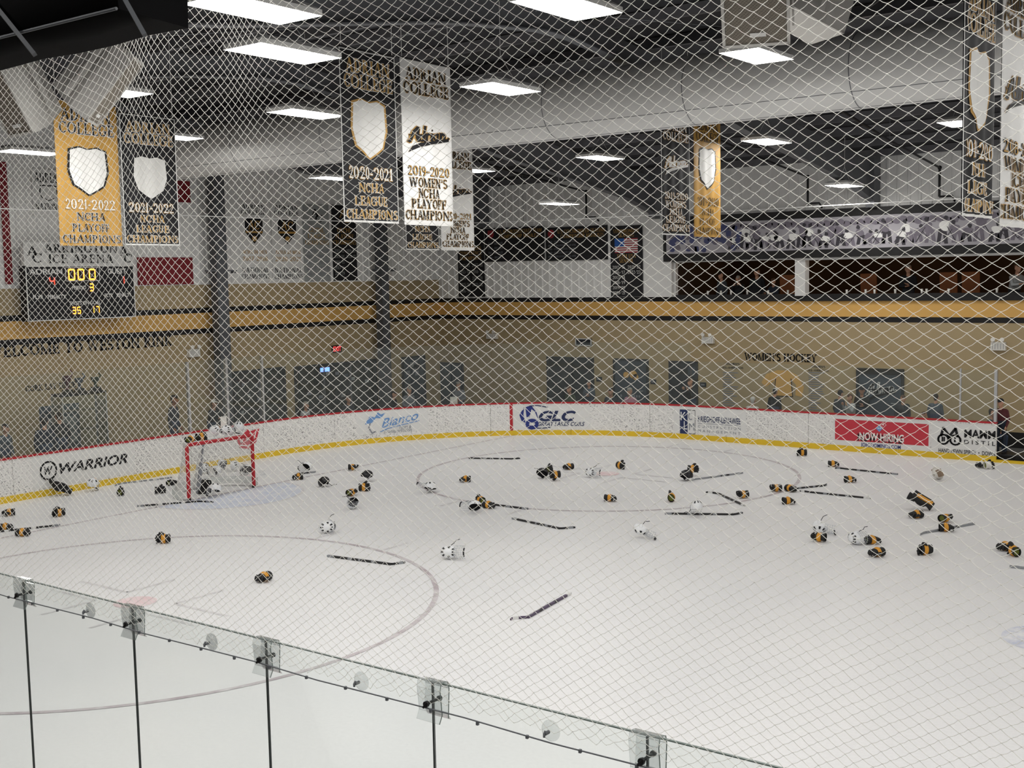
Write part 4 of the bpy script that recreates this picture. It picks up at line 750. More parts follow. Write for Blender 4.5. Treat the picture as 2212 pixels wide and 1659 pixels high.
# ------------------------------------------------------------------ spectator netting
mat('twine', '#f2f1ec', .6, var=.03, scale=30)
_nt = MATS['twine'].node_tree; _b = _nt.nodes['Principled BSDF']; _tl = _nt.nodes.new('ShaderNodeBsdfTranslucent'); _tl.inputs[0].default_value = (.95, .95, .92, 1); _mx = _nt.nodes.new('ShaderNodeMixShader'); _mx.inputs[0].default_value = .5
_nt.links.new(_b.outputs[0], _mx.inputs[1]); _nt.links.new(_tl.outputs[0], _mx.inputs[2]); _nt.links.new(_mx.outputs[0], _nt.nodes['Material Output'].inputs[0])
def build_net():
    NY = YG-.05; DX, DZ = .0715, .0475; x0, x1, z0, z1 = 11.2, 22.6, 2.73, 8.0
    ni, nj = int((x1-x0)/(DX/2)), int((z1-z0)/(DZ/2)); I, J = np.meshgrid(np.arange(ni+1), np.arange(nj+1), indexing='ij'); rng = np.random.RandomState(2)
    X = x0+I*DX/2; Z = z0+J*DZ/2; Y = np.full(X.shape, NY)
    low = np.exp(-np.clip(Z-2.73, 0, None)/.12)
    Z += .012*low*np.abs(np.sin(X*14)); X += .012*low*np.sin(X*37+Z*11)
    g = np.clip((Z-4.3)/1.9, 0, 1)**1.4; dxg = X-15.9
    X -= dxg*.42*g*np.exp(-(dxg/1.25)**2); Z += .16*g*np.exp(-((dxg+.5)/.8)**2)
    Z -= .10*np.clip((Z-4.0)/2, 0, 1)*np.exp(-((X-14.6)/.7)**2)
    Y += .05*np.sin(X*1.7+Z*.6)*np.clip((Z-2.8), 0, 1) + .07*g*np.sin(dxg*5)*np.exp(-(dxg/1.4)**2)
    X += .0022*np.sin(I*1.7+J*2.3)+.01*np.sin(Z*2.1+X*.8); Z += .0022*np.sin(I*2.1-J*1.3)+.012*np.sin(X*1.3+Z)
    P = np.stack([X, Y, Z], -1); ok = (I+J) % 2 == 0
    A, B = [], []
    for di in (1, -1):
        ii, jj = np.nonzero(ok[:, :-1]); m = (ii+di >= 0) & (ii+di <= ni); ii, jj = ii[m], jj[m]; A.append(P[ii, jj]); B.append(P[ii+di, jj+1])
    A = np.concatenate(A); B = np.concatenate(B); d = B-A; L = np.linalg.norm(d, axis=1, keepdims=True); d /= L
    yv = np.array([0, 1.0, 0]); s_ = np.cross(d, yv); s_ /= np.linalg.norm(s_, axis=1, keepdims=True); r = .00115; V = []
    # slight bow so meshes look slack: a mid ring
    mid = (A+B)/2; mid[:, 2] -= .0025; mid[:, 0] += .0012
    for c in (A, mid, B):
        for k in range(4): a = 2*PI*k/4+PI/4; V.append(c + s_*(r*math.cos(a)) + yv*(r*math.sin(a)))
    n = len(A); V = np.stack(V, 1).reshape(-1, 3); base = np.arange(n)[:, None]*12
    Fq = np.array([[h*4+k, h*4+(k+1) % 4, h*4+4+(k+1) % 4, h*4+4+k] for h in range(2) for k in range(4)]); F = (base[:, :, None]+Fq[None]).reshape(-1, 4)
    K_ = P[ok]; kr = .0028; oct_ = np.array([[kr, 0, 0], [-kr, 0, 0], [0, kr, 0], [0, -kr, 0], [0, 0, kr], [0, 0, -kr]]); KV = (K_[:, None, :]+oct_[None]).reshape(-1, 3)
    KF = np.array([[0, 2, 4], [2, 1, 4], [1, 3, 4], [3, 0, 4], [2, 0, 5], [1, 2, 5], [3, 1, 5], [0, 3, 5]]); KF = (np.arange(len(K_))[:, None, None]*6+KF[None]).reshape(-1, 3)+len(V)
    AV = np.concatenate([V, KV]); me = bpy.data.meshes.new('netting'); me.vertices.add(len(AV)); me.vertices.foreach_set('co', AV.astype(np.float32).ravel())
    loops = np.concatenate([F.ravel(), KF.ravel()]); tot = np.concatenate([np.full(len(F), 4), np.full(len(KF), 3)]); st = np.concatenate([[0], np.cumsum(tot)[:-1]])
    me.loops.add(len(loops)); me.loops.foreach_set('vertex_index', loops.astype(np.int32)); me.polygons.add(len(tot)); me.polygons.foreach_set('loop_start', st.astype(np.int32)); me.polygons.foreach_set('loop_total', tot.astype(np.int32))
    me.polygons.foreach_set('use_smooth', np.ones(len(tot), bool)); me.materials.append(MATS['twine']); me.update(calc_edges=True); return me
nt_ = thing('safety_netting', 'white knotted diamond mesh safety net hung above the near glass', 'net', (16, YG-.05, 2.72))
o = bpy.data.objects.new('net_mesh', build_net()); COL.objects.link(o); o.parent = nt_; o.location = (-16, -(YG-.05), -2.72); o['kind'] = 'stuff'
MB().tube([(11.2+.5*k, YG-.055, 2.705+.006*math.sin(k*2.1)) for k in range(24)], .0035, 6).build('bottom_rope', 'column_grey', nt_, True)
for k in range(40): MB().box((11.4+.29*k, YG-.055, 2.699), (.012, .012, .016)).build('rope_ring', 'column_grey', nt_, True)
MB().tube([(11.2, YG-.05, 8.02), (22.6, YG-.05, 8.02)], .008, 6).build('top_cable', 'steel_grey', nt_, True)
# ------------------------------------------------------------------ black wrapped frame above the stands
mat('black_wrap', '#0b0b0c', .85, var=.4, scale=3, bump=.6, spec=.06)
XE = at_y(407, 62, -14.3).x; ZW = 5.75
t = thing('wrapped_frame', 'black plastic wrapped frame hanging above the stands', 'frame', (XE, -14.3, ZW))
rings = []
for i in range(24):
    x = -5.5*i/23; w1 = .02*math.sin(i*1.9); rings.append([(x, -.3+w1, .02), (x, 0, w1*.3), (x, .02, .75), (x, -.33+w1, .72), (x, -.26-w1, .36+w1), (x, -.32+w1, .22)])
MB().loft(rings, sm=True).build('plastic_wrap', 'black_wrap', t)
for q0, q1 in (((-40, -25), (75, 118)), ((245, -45), (313, 76))): MB().tube([at_y(*q0, -14.64), at_y(*q1, -14.64)], .011, 4).build('strut', 'column_grey', t, True)
MB().tube([(0, -.31, .02), (-5.4, -.31, .03)], .006, 6).build('edge_highlight', 'column_grey', t); MB().tube([(0, -.33, .23), (-5.4, -.33, .25)], .005, 6).build('fold_highlight', 'column_grey', t)  # thin lighter tubes stand in for sheen along the wrap's lower edge and fold
for x in (-.3, -3, -5): MB().tube([(x, -.15, .7), (x, -.15, 2.45)], .012, 6).build('hanger', 'steel_grey', t)
# ------------------------------------------------------------------ cable round the end of the rink
cp = [(-4.2, -14, 6.57), (-4.2, 10.4, 6.57), (-3.4, 12.6, 6.57), (-1.2, 13.5, 6.57), (3.7, 13.6, 6.55), (30, 13.6, 6.55)]
t = thing('net_cable', 'thin white cable strung round the rink end', 'cable', cp[0]); MB().tube(cp, .016, 6).build('cable', 'white_paint', t, True)
for p in (cp[1], cp[3]): MB().tube([p, (p[0], p[1], roof_z(p[1]))], .008, 5).build('drop_wire', 'steel_grey', t, True)
# ------------------------------------------------------------------ sprinkler pipes
for i, (x, y, xb, yb) in enumerate(((1745, 382, 1742, 440), (2030, 362, 2025, 425), (1266, 414, 1265, 470))):
    a = at_y(x, y, YW-.35); bq = at_y(xb, yb, YW-.35); t = thing('sprinkler_pipe', ('black pipe with elbow dropping behind the mural left part', 'black pipe with elbow dropping near the black banner', 'black pipe dropping above the notice boards')[i], 'pipe', (a.x, YW-.35, bq.z), 0, 'black pipes at the far wall')
    h = a.z-bq.z; MB().tube([(0, 0, h), (0, 0, 0)], .035, 8).build('drop', 'black_metal', t); MB().tube([(0, 0, 0), (.35, 0, 0), (.35, .2, -.12)], .03, 8).build('elbow', 'black_metal', t)
    MB().tube([(0, 0, h), (0, -4, h+.4), (0, -9.5, h+1.1)], .03, 8).build('branch_pipe', 'black_metal', t); MB().ball((0, 0, h), .06).build('fitting', 'black_metal', t); MB().tube([(0, -4, h+.4), (0, -4, roof_z(YW-4.35)-bq.z)], .008, 5).build('hanger', 'steel_grey', t)
# ------------------------------------------------------------------ loudspeakers
mat('speaker_white', '#cfcdc8', .55, var=.04); 
def grille_mat():
    m = mat('grille', '#8d8579', .6, var=.1); nt = m.node_tree; tc = nt.nodes.new('ShaderNodeTexCoord'); v = nt.nodes.new('ShaderNodeTexVoronoi'); v.inputs['Scale'].default_value = 70; v.inputs['Randomness'].default_value = .0; nt.links.new(tc.outputs['Object'], v.inputs['Vector'])
    r = nt.nodes.new('ShaderNodeMapRange'); r.inputs[1].default_value = .25; r.inputs[2].default_value = .45; r.inputs[3].default_value = .25; r.inputs[4].default_value = 1; nt.links.new(v.outputs['Distance'], r.inputs[0]); b = nt.nodes['Principled BSDF']; src = b.inputs['Base Color'].links[0].from_socket
    mx = nt.nodes.new('ShaderNodeMix'); mx.data_type = 'RGBA'; mx.blend_type = 'MULTIPLY'; mx.inputs[0].default_value = 1; nt.links.new(src, mx.inputs[6]); nt.links.new(r.outputs[0], mx.inputs[7]); nt.links.new(mx.outputs[2], b.inputs['Base Color'])
grille_mat()
def speaker(lbl, c, fwd, wd=.62, h=1.0, dp=.55):
    t = thing('loudspeaker', lbl, 'speaker', c, 0, 'white loudspeakers hung in pairs'); R = lookat_R(fwd)
    fr = [(-wd/2, dp/2, -h/2), (wd/2, dp/2, -h/2), (wd/2, dp/2, h/2), (-wd/2, dp/2, h/2)]; md = [(x*.97, .05, z*.98) for x, y, z in fr]; bk = [(x*.5, -dp/2, z*.8) for x, y, z in fr]
    mb = MB(); mb.loft([[R @ Vector(p) for p in q] for q in (fr, md, bk)], sm=False); mb.build('cabinet', 'speaker_white', t)
    mb = MB(); mb.add([R @ Vector((x*.9, dp/2+.012, z*.94)) for x, y, z in fr], [(0, 1, 2, 3)]); mb.build('grille', 'grille', t)
    mb = MB()
    for x, z, sx, sz in ((0, -h/2+.015, wd, .03), (0, h/2-.015, wd, .03), (-wd/2+.015, 0, .03, h), (wd/2-.015, 0, .03, h)): mb.box(R @ Vector((x, dp/2+.012, z)), (sx, .03, sz), R)
    mb.build('grille_frame', 'speaker_white', t); MB().box(R @ Vector((-.02, dp/2+.02, -h/2+.12)), (.16, .01, .04), R).build('badge', 'white_ink', t)
    mb = MB(); 
    for sx in (-1, 1): mb.box(R @ Vector((sx*(wd/2+.02), -.05, .1)), (.02, .06, h*1.0), R)
    mb.box(R @ Vector((0, -.05, .1+h*.5)), (wd+.06, .06, .03), R); mb.build('yoke', 'speaker_white', t)
    p = R @ Vector((0, -.05, .1+h*.5)); MB().tube([p, (p.x, p.y, roof_z(c[1])-c[2])], .02, 6).build('hanger', 'column_grey', t)
    return t
Rv, Fv = Vector((_r0.x, _r0.y, 0)), Vector((_f.x, _f.y, 0)).normalized(); Zv = Vector((0, 0, 1))
speaker('white loudspeaker with taupe grille tilted toward the stands', at_d(1634, -28, 12), -Fv*.8-Rv*.22-Zv*.42, .68, 1.05)
speaker('white loudspeaker turned away beside the taupe grille speaker', at_d(1765, -30, 12.5), Rv*.95+Fv*.35-Zv*.35, .6, .95)
speaker('white loudspeaker with grille turned toward the far left corner', at_d(52, 200, 14), -Rv*.62-Fv*.75-Zv*.5, .6, .85)
speaker('white loudspeaker seen from behind next to the gold banner', at_d(205, 165, 14), Rv*.75+Fv*.1-Zv*.6, .62, .95)
# ------------------------------------------------------------------ goal
goal = thing('hockey_goal', 'red framed hockey goal with white net', 'goal', (0, 0, 0)); GW, GH = .93, 1.235
MB().tube([(0, -GW, .04), (0, -GW, GH-.05), (0, -GW+.05, GH), (0, GW-.05, GH), (0, GW, GH-.05), (0, GW, .04)], .042, 12).build('goal_frame', 'red_paint', goal)
for y in (-GW, GW): MB().tube([(0, y, 0), (0, y, .05)], .045, 12).build('post_foot', 'black_metal', goal)
basep = [(0, -GW, .04)] + [(-1.05*math.sin(a), -GW*1.12*math.cos(a) if 1 else 0, .04) for a in [PI*i/16 for i in range(1, 16)]] + [(0, GW, .04)]
MB().tube(basep, .035, 8).build('base_frame', 'white_paint', goal)
MB().tube([(-.02, -GW+.05, GH), (-.42, -GW*.75, GH-.02), (-.5, 0, GH-.02), (-.42, GW*.75, GH-.02), (-.02, GW-.05, GH)], .025, 8).build('top_frame', 'white_paint', goal)
MB().tube([(-.5, 0, GH-.02), (-.8, 0, .75), (-1.03, 0, .05)], .025, 8).build('centre_brace', 'white_paint', goal)
def skirt(i, j): a = PI*i; return (-1.1*math.sin(a)-.02, -GW*1.16*math.cos(a), .02+.2*j) if True else 0
glass_mat('skirt_cloth', (.85, .85, .85), .02, .3, .55); MB().sheet(skirt, 30, 2).build('base_padding', 'skirt_cloth', goal)
mat('net_string', '#d8d8d4', .7); mb = MB()
def gnet(u, v):     # u across (0..1), v from the top frame down to the base
    a = PI*(.02+.96*u); top = Vector((-.5*math.sin(a)**.7, -GW*.97*math.cos(a), GH-.02)); bot = Vector((-1.05*math.sin(a)**.8, -GW*1.1*math.cos(a), .05)); p = top.lerp(bot, v); p.x += .05*math.sin(PI*v); return p
NU, NV = 62, 24
for i in range(NU+1): mb.tube([gnet(i/NU, j/8) for j in range(9)], .0035, 3, caps=False)
for j in range(NV+1): mb.tube([gnet(i/40, j/NV) for i in range(41)], .0035, 3, caps=False)
for k in range(1, 9): mb.tube([(-.5*k/9, y*(1-.25*(k/9)**2), GH-.01) for y in np.linspace(-GW, GW, 12)], .0035, 3, caps=False)
for y in np.linspace(-.85, .85, 32): mb.tube([(0, y, GH-.01), (-.5*(1-abs(y)**3*.3), y*.9, GH-.02)], .0035, 3, caps=False)
o = mb.build('goal_net', 'net_string', goal); o['kind'] = 'stuff'
# ------------------------------------------------------------------ equipment on the ice
mat('glove_black', '#1b1b1c', .6, var=.25, scale=40, bump=.3); mat('glove_gold', '#d99a35', .6, var=.12, scale=30); mat('glove_lining', '#6d7330', .8); mat('helmet_white', '#eceef0', .25, var=.03); mat('helmet_black', '#1d1d20', .3, var=.2); mat('liner', '#232326', .8)
mat('cage_wire', '#c9ccd0', .3, .6); mat('strap', '#2b2b2e', .7); mat('stick_black', '#1e1e20', .4, var=.3, scale=20); mat('stick_grey', '#8f9296', .45, var=.2, scale=20); mat('stick_white', '#dcdcda', .5); mat('stick_purple', '#4a3a56', .4, var=.3, scale=20); mat('pad_white', '#dedbd4', .6, var=.06); mat('pad_brown', '#8a7560', .6)
def squash(t, k=(.7, 1.04, 1.08)):
    for ch in t.children:
        for v in ch.data.vertices: v.co = Vector((v.co.x*k[0], v.co.y*k[1], v.co.z*k[2]))
    return t
def proto(name, label, cat, group): return thing(name, label, cat, (0, 0, -50), 0, group)
def ringx(x, ry, rz, cy=0, cz=0, n=14, top=1.0): return [Vector((x, cy+ry*math.cos(a), cz+rz*math.sin(a)*(top if math.sin(a) > 0 else 1))) for a in [2*PI*k/n for k in range(n)]]
def make_glove(gold='glove_gold', cuff='glove_black', fing='glove_black'):
    t = proto('hockey_glove', 'g', 'glove', 'hockey gloves on the ice')
    MB().loft([ringx(-.175, .08, .066), ringx(-.15, .084, .07), ringx(-.09, .074, .06), ringx(-.055, .07, .056)], caps=False).loft([ringx(-.174, .074, .06), ringx(-.06, .062, .048)], caps=False).build('cuff', cuff, t)
    MB().loft([ringx(-.12, .07, .055), ringx(-.118, .04, .03)], caps=True).build('lining', 'glove_lining', t)
    MB().loft([ringx(-.065, .072, .058), ringx(-.045, .088, .072, 0, .004), ringx(-.01, .092, .074, 0, .006), ringx(.03, .09, .066), ringx(.045, .08, .05)]).build('back_roll', gold, t)
    MB().loft([ringx(.03, .082, .055), ringx(.06, .088, .062), ringx(.085, .084, .052), ringx(.095, .07, .04)]).build('knuckle_pad', fing, t)
    for k in range(4):
        y = -.063+.042*k; l = (.17, .19, .185, .16)[k]
        MB().tube([(.07, y, .01), (.115, y, .022), (l-.015, y, .004), (l, y, -.022), (l-.02, y, -.045)], [.019, .023, .022, .02, .012], 8).build('finger', fing, t)
    MB().tube([(-.03, .075, -.01), (.02, .105, .0), (.07, .115, -.005), (.1, .105, -.012)], [.026, .028, .025, .014], 8).build('thumb', fing, t)
    return t
def dome(th, ph, s=1.0, hang=0.0):
    r = (.15, .112, .122); return Vector((r[0]*math.sin(ph)*math.cos(th)*s, r[1]*math.sin(ph)*math.sin(th)*s, r[2]*math.cos(ph)*s))
def make_helmet(sh='helmet_white', open_=False, vent='helmet_black', cage=True, extra=None):
    t = proto('hockey_helmet', 'h', 'helmet', 'hockey helmets on the ice')
    def rim(th): c = math.cos(th); return 1.55+.5*(1-c)/2+.22*math.exp(-(abs(abs(th)-PI/2)/.5)**2)
    MB().sheet(lambda u, v: dome(-PI+2*PI*u, .02+rim(-PI+2*PI*u)*v), 28, 10).build('shell', sh, t)
    MB().sheet(lambda u, v: dome(-PI+2*PI*u, .02+(rim(-PI+2*PI*u)-.02)*v, .93), 24, 8).build('liner', 'liner', t)
    for a, p0, p1 in ((0, .55, .8), (.62, .6, .95), (-.62, .6, .95), (1.4, .65, 1.0), (-1.4, .65, 1.0), (2.35, .6, 1.0), (-2.35, .6, 1.0), (PI, .5, .9)):
        MB().sheet(lambda u, v: dome(a-.17+.34*u, p0-.04+(p1-p0+.1)*v, 1.012), 2, 4).build('vent', vent, t)
    if extra: MB().sheet(lambda u, v: dome(-.9+1.8*u, .25+.5*v, 1.008), 8, 4).build('decal', extra, t)
    for sy in (-1, 1): MB().ball((0, sy*.108, -.03), (.035, .012, .05)).build('ear_guard', sh, t)
    if cage:
        mb = MB(); Rm = Matrix.Rotation(-1.75, 3, 'Y') if open_ else Matrix.Identity(3); hinge = Vector((.1, 0, .03))
        def cg(a, z): return hinge + Rm @ (Vector((.165*math.cos(a)+.01-.12*max(0, -z-.08), .12*math.sin(a), z)) - hinge)
        for z in (.015, -.03, -.075, -.12, -.16): mb.tube([cg(a, z) for a in np.linspace(-1.25, 1.25, 12)], .0035, 5)
        for a in np.linspace(-1.15, 1.15, 9): mb.tube([cg(a, z) for z in (.015, -.05, -.11, -.165)], .0032, 5)
        mb.build('face_cage', 'cage_wire', t); MB().tube([cg(a, -.168) for a in np.linspace(-.6, .6, 8)], .014, 6).build('chin_cup', 'strap', t)
    MB().tube([(.02, .11, -.05), (.06, .15, -.12), (.1, .2, -.11), (.16, .22, -.13)], .006, 5).build('chin_strap', 'strap', t)
    return t
def zmin(o, Rm):
    v = 1e9
    for ch in o.children:
        for p in ch.data.vertices: v = min(v, (Rm @ p.co).z)
    return v
_first = set()
def lay(pr, p, eul, label, z=0.0, scale=1.0, group=None):
    o = copy_tree(pr) if pr.name in _first else pr; _first.add(pr.name)
    Rm = Matrix.Rotation(eul[2], 3, 'Z') @ Matrix.Rotation(eul[1], 3, 'Y') @ Matrix.Rotation(eul[0], 3, 'X')
    o.rotation_euler = (eul[0], eul[1], eul[2]); o.scale = (scale,)*3; o.location = (p[0], p[1], z - zmin(o, Rm)*scale + .001); o['label'] = label
    if group: o['group'] = group
    return o
def gp(x, y, z=0): p = at_z(x, y, z); return (p.x, p.y)
# view-relative heading -> world angle: 0 = to the right in the photo, 90 = away from the camera
def hd(deg): return YAW + math.radians(deg)
GLV = squash(make_glove()); GLK = squash(make_glove('glove_black'), (.66, .95, 1.0))
RL = {'d': 0.0, 's': 1.35, 't': -1.35, 'u': 2.9}      # palm down, on either side, palm up
for (x, y, dg, rl, lbl) in [
 (19, 1114, 200, 'd', 'black and gold glove lying nearest the end boards kick plate'), (127, 1116, 215, 's', 'black and gold glove alone between end boards and goal line'), (13, 1146, 10, 'd', 'black and gold glove resting behind the long black stick shaft'), (50, 1158, 0, 'd', 'black and gold glove in front of the long black stick shaft'),
 (353, 1174, 185, 's', 'black and gold glove showing its open cuff on the circle line'), (570, 1256, 235, 'd', 'black and gold glove lying inside the circle nearest the glass'),
 (644, 1036, 190, 'd', 'black and gold glove just behind the white helmet by the crease'), (763, 1016, 5, 'u', 'black and gold glove behind the dark catching pad'), (787, 1061, 0, 's', 'black and gold glove beside another above the white helmet'), (760, 1071, 60, 'u', 'black and gold glove lying palm up behind a white helmet'),
 (1005, 1041, 170, 'd', 'black and gold glove alone on the left of far circle'), (1038, 1090, 120, 's', 'black and gold glove with olive lining on the stick shaft'), (1056, 1098, 330, 'd', 'black and gold glove leaning on the helmet and stick'),
 (1228, 1014, 200, 'd', 'black and gold glove behind the far faceoff spot'), (1341, 1013, 300, 's', 'black and gold glove standing beyond the far faceoff spot'), (1199, 1038, 200, 't', 'black and gold glove in front of the dark gear pile'),
 (1318, 1083, 345, 'd', 'black and gold glove between far faceoff spot and circle edge'), (1450, 1083, 80, 's', 'black glove facing its round olive lined cuff forward'), (1604, 1076, 190, 'u', 'black and gold glove beside the short slanted stick'),
 (1676, 1062, 180, 'u', 'black and gold glove with olive cuff on the stick end'), (1708, 1062, 300, 'd', 'black and gold glove lying across the stick shaft'), (1703, 1089, 0, 'd', 'black and gold glove below the pair on the stick'),
 (1732, 985, 180, 's', 'black and gold glove closest to the far kick plate'), (1800, 1008, 350, 'd', 'black and gold glove at the end of the dark stick'), (1836, 1042, 0, 'd', 'black and gold glove between two sticks right of the circle'),
 (1979, 1119, 190, 'd', 'black and gold glove in front of the goalie blocker'), (2042, 1128, 30, 'u', 'black and gold glove behind the one lying on a stick'), (2044, 1148, 350, 'd', 'black and gold glove lying on top of a stick shaft'),
 (1769, 1170, 150, 'u', 'black and gold glove with spread fingers below white helmet'), (1885, 1175, 10, 'd', 'black and gold glove touching the open white helmet'), (1894, 1202, 200, 'd', 'black and gold glove in front of the open white helmet'), (1997, 1199, 190, 's', 'black and gold glove with olive cuff alone in open ice'),
 (2171, 1189, 200, 'd', 'black and gold glove behind the one showing its cuff'), (2188, 1201, 100, 's', 'black and gold glove showing its olive cuff to the stands')]:
    lay(GLV, gp(x, y), (RL[rl], 0, hd(dg)), lbl)
for (x, y, dg, rl, lbl) in [(262, 1070, 90, 's', 'small all black glove standing between boards and goal'), (346, 1066, 20, 's', 'all black glove next to the goal side netting'), (371, 1048, 60, 'd', 'all black glove half hidden behind the goal netting'), (1188, 1029, 60, 's', 'all black glove on top of the dark gear pile')]:
    lay(GLK, gp(x, y), (RL[rl], 0, hd(dg)), lbl, .1 if x == 1188 else 0)
lay(GLV, (-.12, -.72), (0, 0, 1.8), 'black and gold glove on the goal crossbar end', GH+.03); lay(GLV, (-.12, -.42), (1.2, 0, 1.3), 'black and gold glove on the crossbar with cuff toward ice', GH+.03)
HW = make_helmet(); HO = make_helmet(open_=True); HB = make_helmet('helmet_black', cage=False); HM = make_helmet('helmet_white', vent='helmet_black', extra='glove_gold')
for (pr, x, y, e, lbl) in [
 (HW, 664, 1021, (1.2, 0, 150), 'white helmet left of the crease edge by a stick blade'), (HW, 763, 1099, (2.6, .3, 250), 'white helmet upside down below two gloves'), (HW, 706, 1152, (1.5, 0, 10), 'white helmet on its side left of the circle line'), (HO, 930, 1063, (.4, 0, 200), 'white helmet with flipped cage near the far circle edge'),
 (HO, 970, 1208, (1.35, 0, 350), 'white helmet on its side right of the circle line'), (HO, 1026, 1107, (1.0, 0, 215), 'white helmet with dangling strap against two gloves'), (HO, 1277, 1031, (1.4, 0, 330), 'white helmet lying on the far faceoff spot'), (HW, 1505, 1115, (0, .15, 100), 'white helmet sitting on top of a stick'),
 (HO, 1386, 1164, (2.7, .2, 340), 'white helmet upside down with cage stretched out'), (HO, 1772, 1152, (2.4, 0, 330), 'white helmet with cage and strap above a glove'), (HW, 1848, 1176, (1.57, 0, 290), 'white helmet on its side with its dark inside showing'),
 (HM, 201, 1061, (.3, 0, 60), 'white and gold goalie mask against the end kick plate'), (HW, 465, 1074, (.5, 0, 170), 'white helmet inside the goal mouth on the ice')]:
    lay(pr, gp(x, y), (e[0], e[1], hd(e[2])), lbl)
for (pr, x, y, lbl, rz) in ((HW, 438, 1024, 'white helmet behind the goal seen through left netting', 1), (HW, 468, 1029, 'white helmet behind the goal seen through middle netting', 3), (HW, 481, 1015, 'white helmet behind goal closest to the end boards', 5), (HW, 507, 1018, 'white helmet behind goal near centre netting', 2), (HW, 534, 1026, 'white helmet behind the goal by the right post', 4)):
    lay(pr, gp(x, y), (1.3, 0, rz), lbl)
lay(HB, gp(793, 1040), (.0, .1, hd(200)), 'black helmet resting upright beyond the crease corner'); lay(HB, gp(700, 1051), (0, -.3, hd(330)), 'black helmet tilted near the crease corner', scale=1.05); lay(HB, gp(1172, 1033), (1.1, 0, hd(170)), 'black helmet in the dark gear pile'); lay(HB, gp(1483, 1038), (.3, 0, hd(200)), 'black helmet beside the stick blade in far circle', scale=1.1)
lay(HM, (-.15, -.02), (.9, 0, 2.0), 'white and black goalie mask on the goal top', GH+.03); lay(HW, (-.15, .3), (1.3, 0, .6), 'white helmet on the goal top near the middle', GH+.03); lay(HW, (-.15, .68), (.2, 0, 2.6), 'white helmet on the goal top near right post', GH+.03)
lay(GLV, gp(1497, 1028), (1.2, 0, hd(340)), 'black and gold glove propped on the black helmet', .08)
def catcher(m, lbl, p, e, sc_=1.0, m2='glove_black'):
    t = proto('catching_glove', lbl, 'glove', 'goalie gloves on the ice')
    MB().sheet(lambda u, v: Vector((.2*math.cos(2*PI*u)*(.25+.75*v), .16*math.sin(2*PI*u)*(.25+.75*v), .13*v*v)), 22, 6).build('pocket', m, t); MB().tube([(.2*math.cos(a), .16*math.sin(a), .13) for a in [2*PI*k/20 for k in range(21)]], .028, 8).build('rim', m, t)
    MB().box((-.2, 0, .07), (.18, .2, .07)).build('cuff', m2, t); MB().tube([(.16, .12, .12), (.24, .05, .2), (.22, -.06, .16)], .03, 7).build('web', m2, t); return lay(t, p, e, lbl, 0, sc_)
catcher('glove_black', 'black goalie catching glove against the end kick plate', gp(126, 1072), (.5, -.4, hd(200)), 1.0); catcher('pad_white', 'white and brown goalie catching glove near the far gate', gp(2017, 1037), (1.2, .3, hd(100)), .85, 'pad_brown'); catcher('glove_black', 'black goalie catching glove inside the goal net', gp(437, 1060), (1.1, 0, hd(80)), .8)
def blocker(lbl, p, e, ma, mbk, sc_=1):
    t = proto('goalie_blocker', lbl, 'glove', 'goalie gloves on the ice'); rings = [[(x, -.1, z), (x, .1, z), (x, .1, z+.05), (x, -.1, z+.05)] for x, z in ((-.2, .07), (-.05, .06), (.12, .06), (.2, .02))]
    MB().loft(rings, sm=False).build('board', ma, t); MB().box((.02, 0, .115), (.3, .1, .012)).build('stripe', mbk, t); MB().ball((-.02, 0, .01), (.12, .085, .06)).build('hand', 'glove_black', t); MB().tube([(-.12, 0, .01), (-.26, 0, 0)], [.06, .075], 10).build('cuff', 'glove_black', t); return lay(t, p, e, lbl, 0, sc_)
blocker('black white and gold goalie blocker behind a glove', gp(1990, 1100), (.4, .5, hd(330)), 'glove_black', 'glove_gold', 1.1)
GLW = squash(make_glove('pad_white', 'pad_white')); lay(GLW, gp(2120, 1010), (0, 0, hd(180)), 'white and black glove against the far kick plate'); lay(GLW, gp(2137, 1013), (1.2, 0, hd(10)), 'white and black glove at the gate end of boards')
def stick(lbl, butt, heel, tip, m='stick_black', band='stick_white', tape='stick_grey', cut=False):
    a, h_ = Vector((*gp(*butt), .02)), Vector((*gp(*heel), .02)); L = (h_-a).length; d = (h_-a)/L
    if tip: e = Vector((*gp(*tip), .02)); db_ = (e-h_); db_ = db_.normalized()*min(db_.length, .34)
    else: db_ = d*.1
    t = thing('hockey_stick', lbl, 'stick', (a.x, a.y, 0), 0, 'hockey sticks on the ice'); n = Vector((-d.y, d.x, 0))
    def bar(p, q, w1, h1): 
        return [[p-n*w1-Zv*h1, p+n*w1-Zv*h1, p+n*w1+Zv*h1, p-n*w1+Zv*h1], [q-n*w1-Zv*h1, q+n*w1-Zv*h1, q+n*w1+Zv*h1, q-n*w1+Zv*h1]]
    MB().loft(bar(a, h_, .02, .015), sm=False).build('shaft', m, t, True)
    MB().loft(bar(a, a+d*.14, .023, .017), sm=False).build('grip_tape', tape, t, True)
    for f0, f1 in ((.33, .4), (.5, .53), (.7, .76)): MB().loft(bar(a+d*L*f0, a+d*L*f1, .0208, .0155), sm=False).build('graphic', band, t, True)
    if tip:
        nb2 = Vector((-db_.y, db_.x, 0)).normalized(); pts = [h_ - d*.05, h_ + db_*.12, h_+db_*.5+nb2*.01, h_+db_*.85+nb2*.03, h_+db_+nb2*.05]; hs = [.014, .018, .02, .02, .013]
        rings = [[p-nb2*.005-Zv*.018, p+nb2*.005-Zv*.018, p+nb2*.005+Zv*(2*hh-.018), p-nb2*.005+Zv*(2*hh-.018)] for p, hh in zip(pts, hs)]
        bl = MB().loft(rings, sm=False).build('blade', m, t, True); MB().loft([[v+(v-p)*.12 for v in r_] for r_, p in list(zip(rings, pts))[2:4]], sm=False).build('blade_tape', tape, bl, True)
    return t
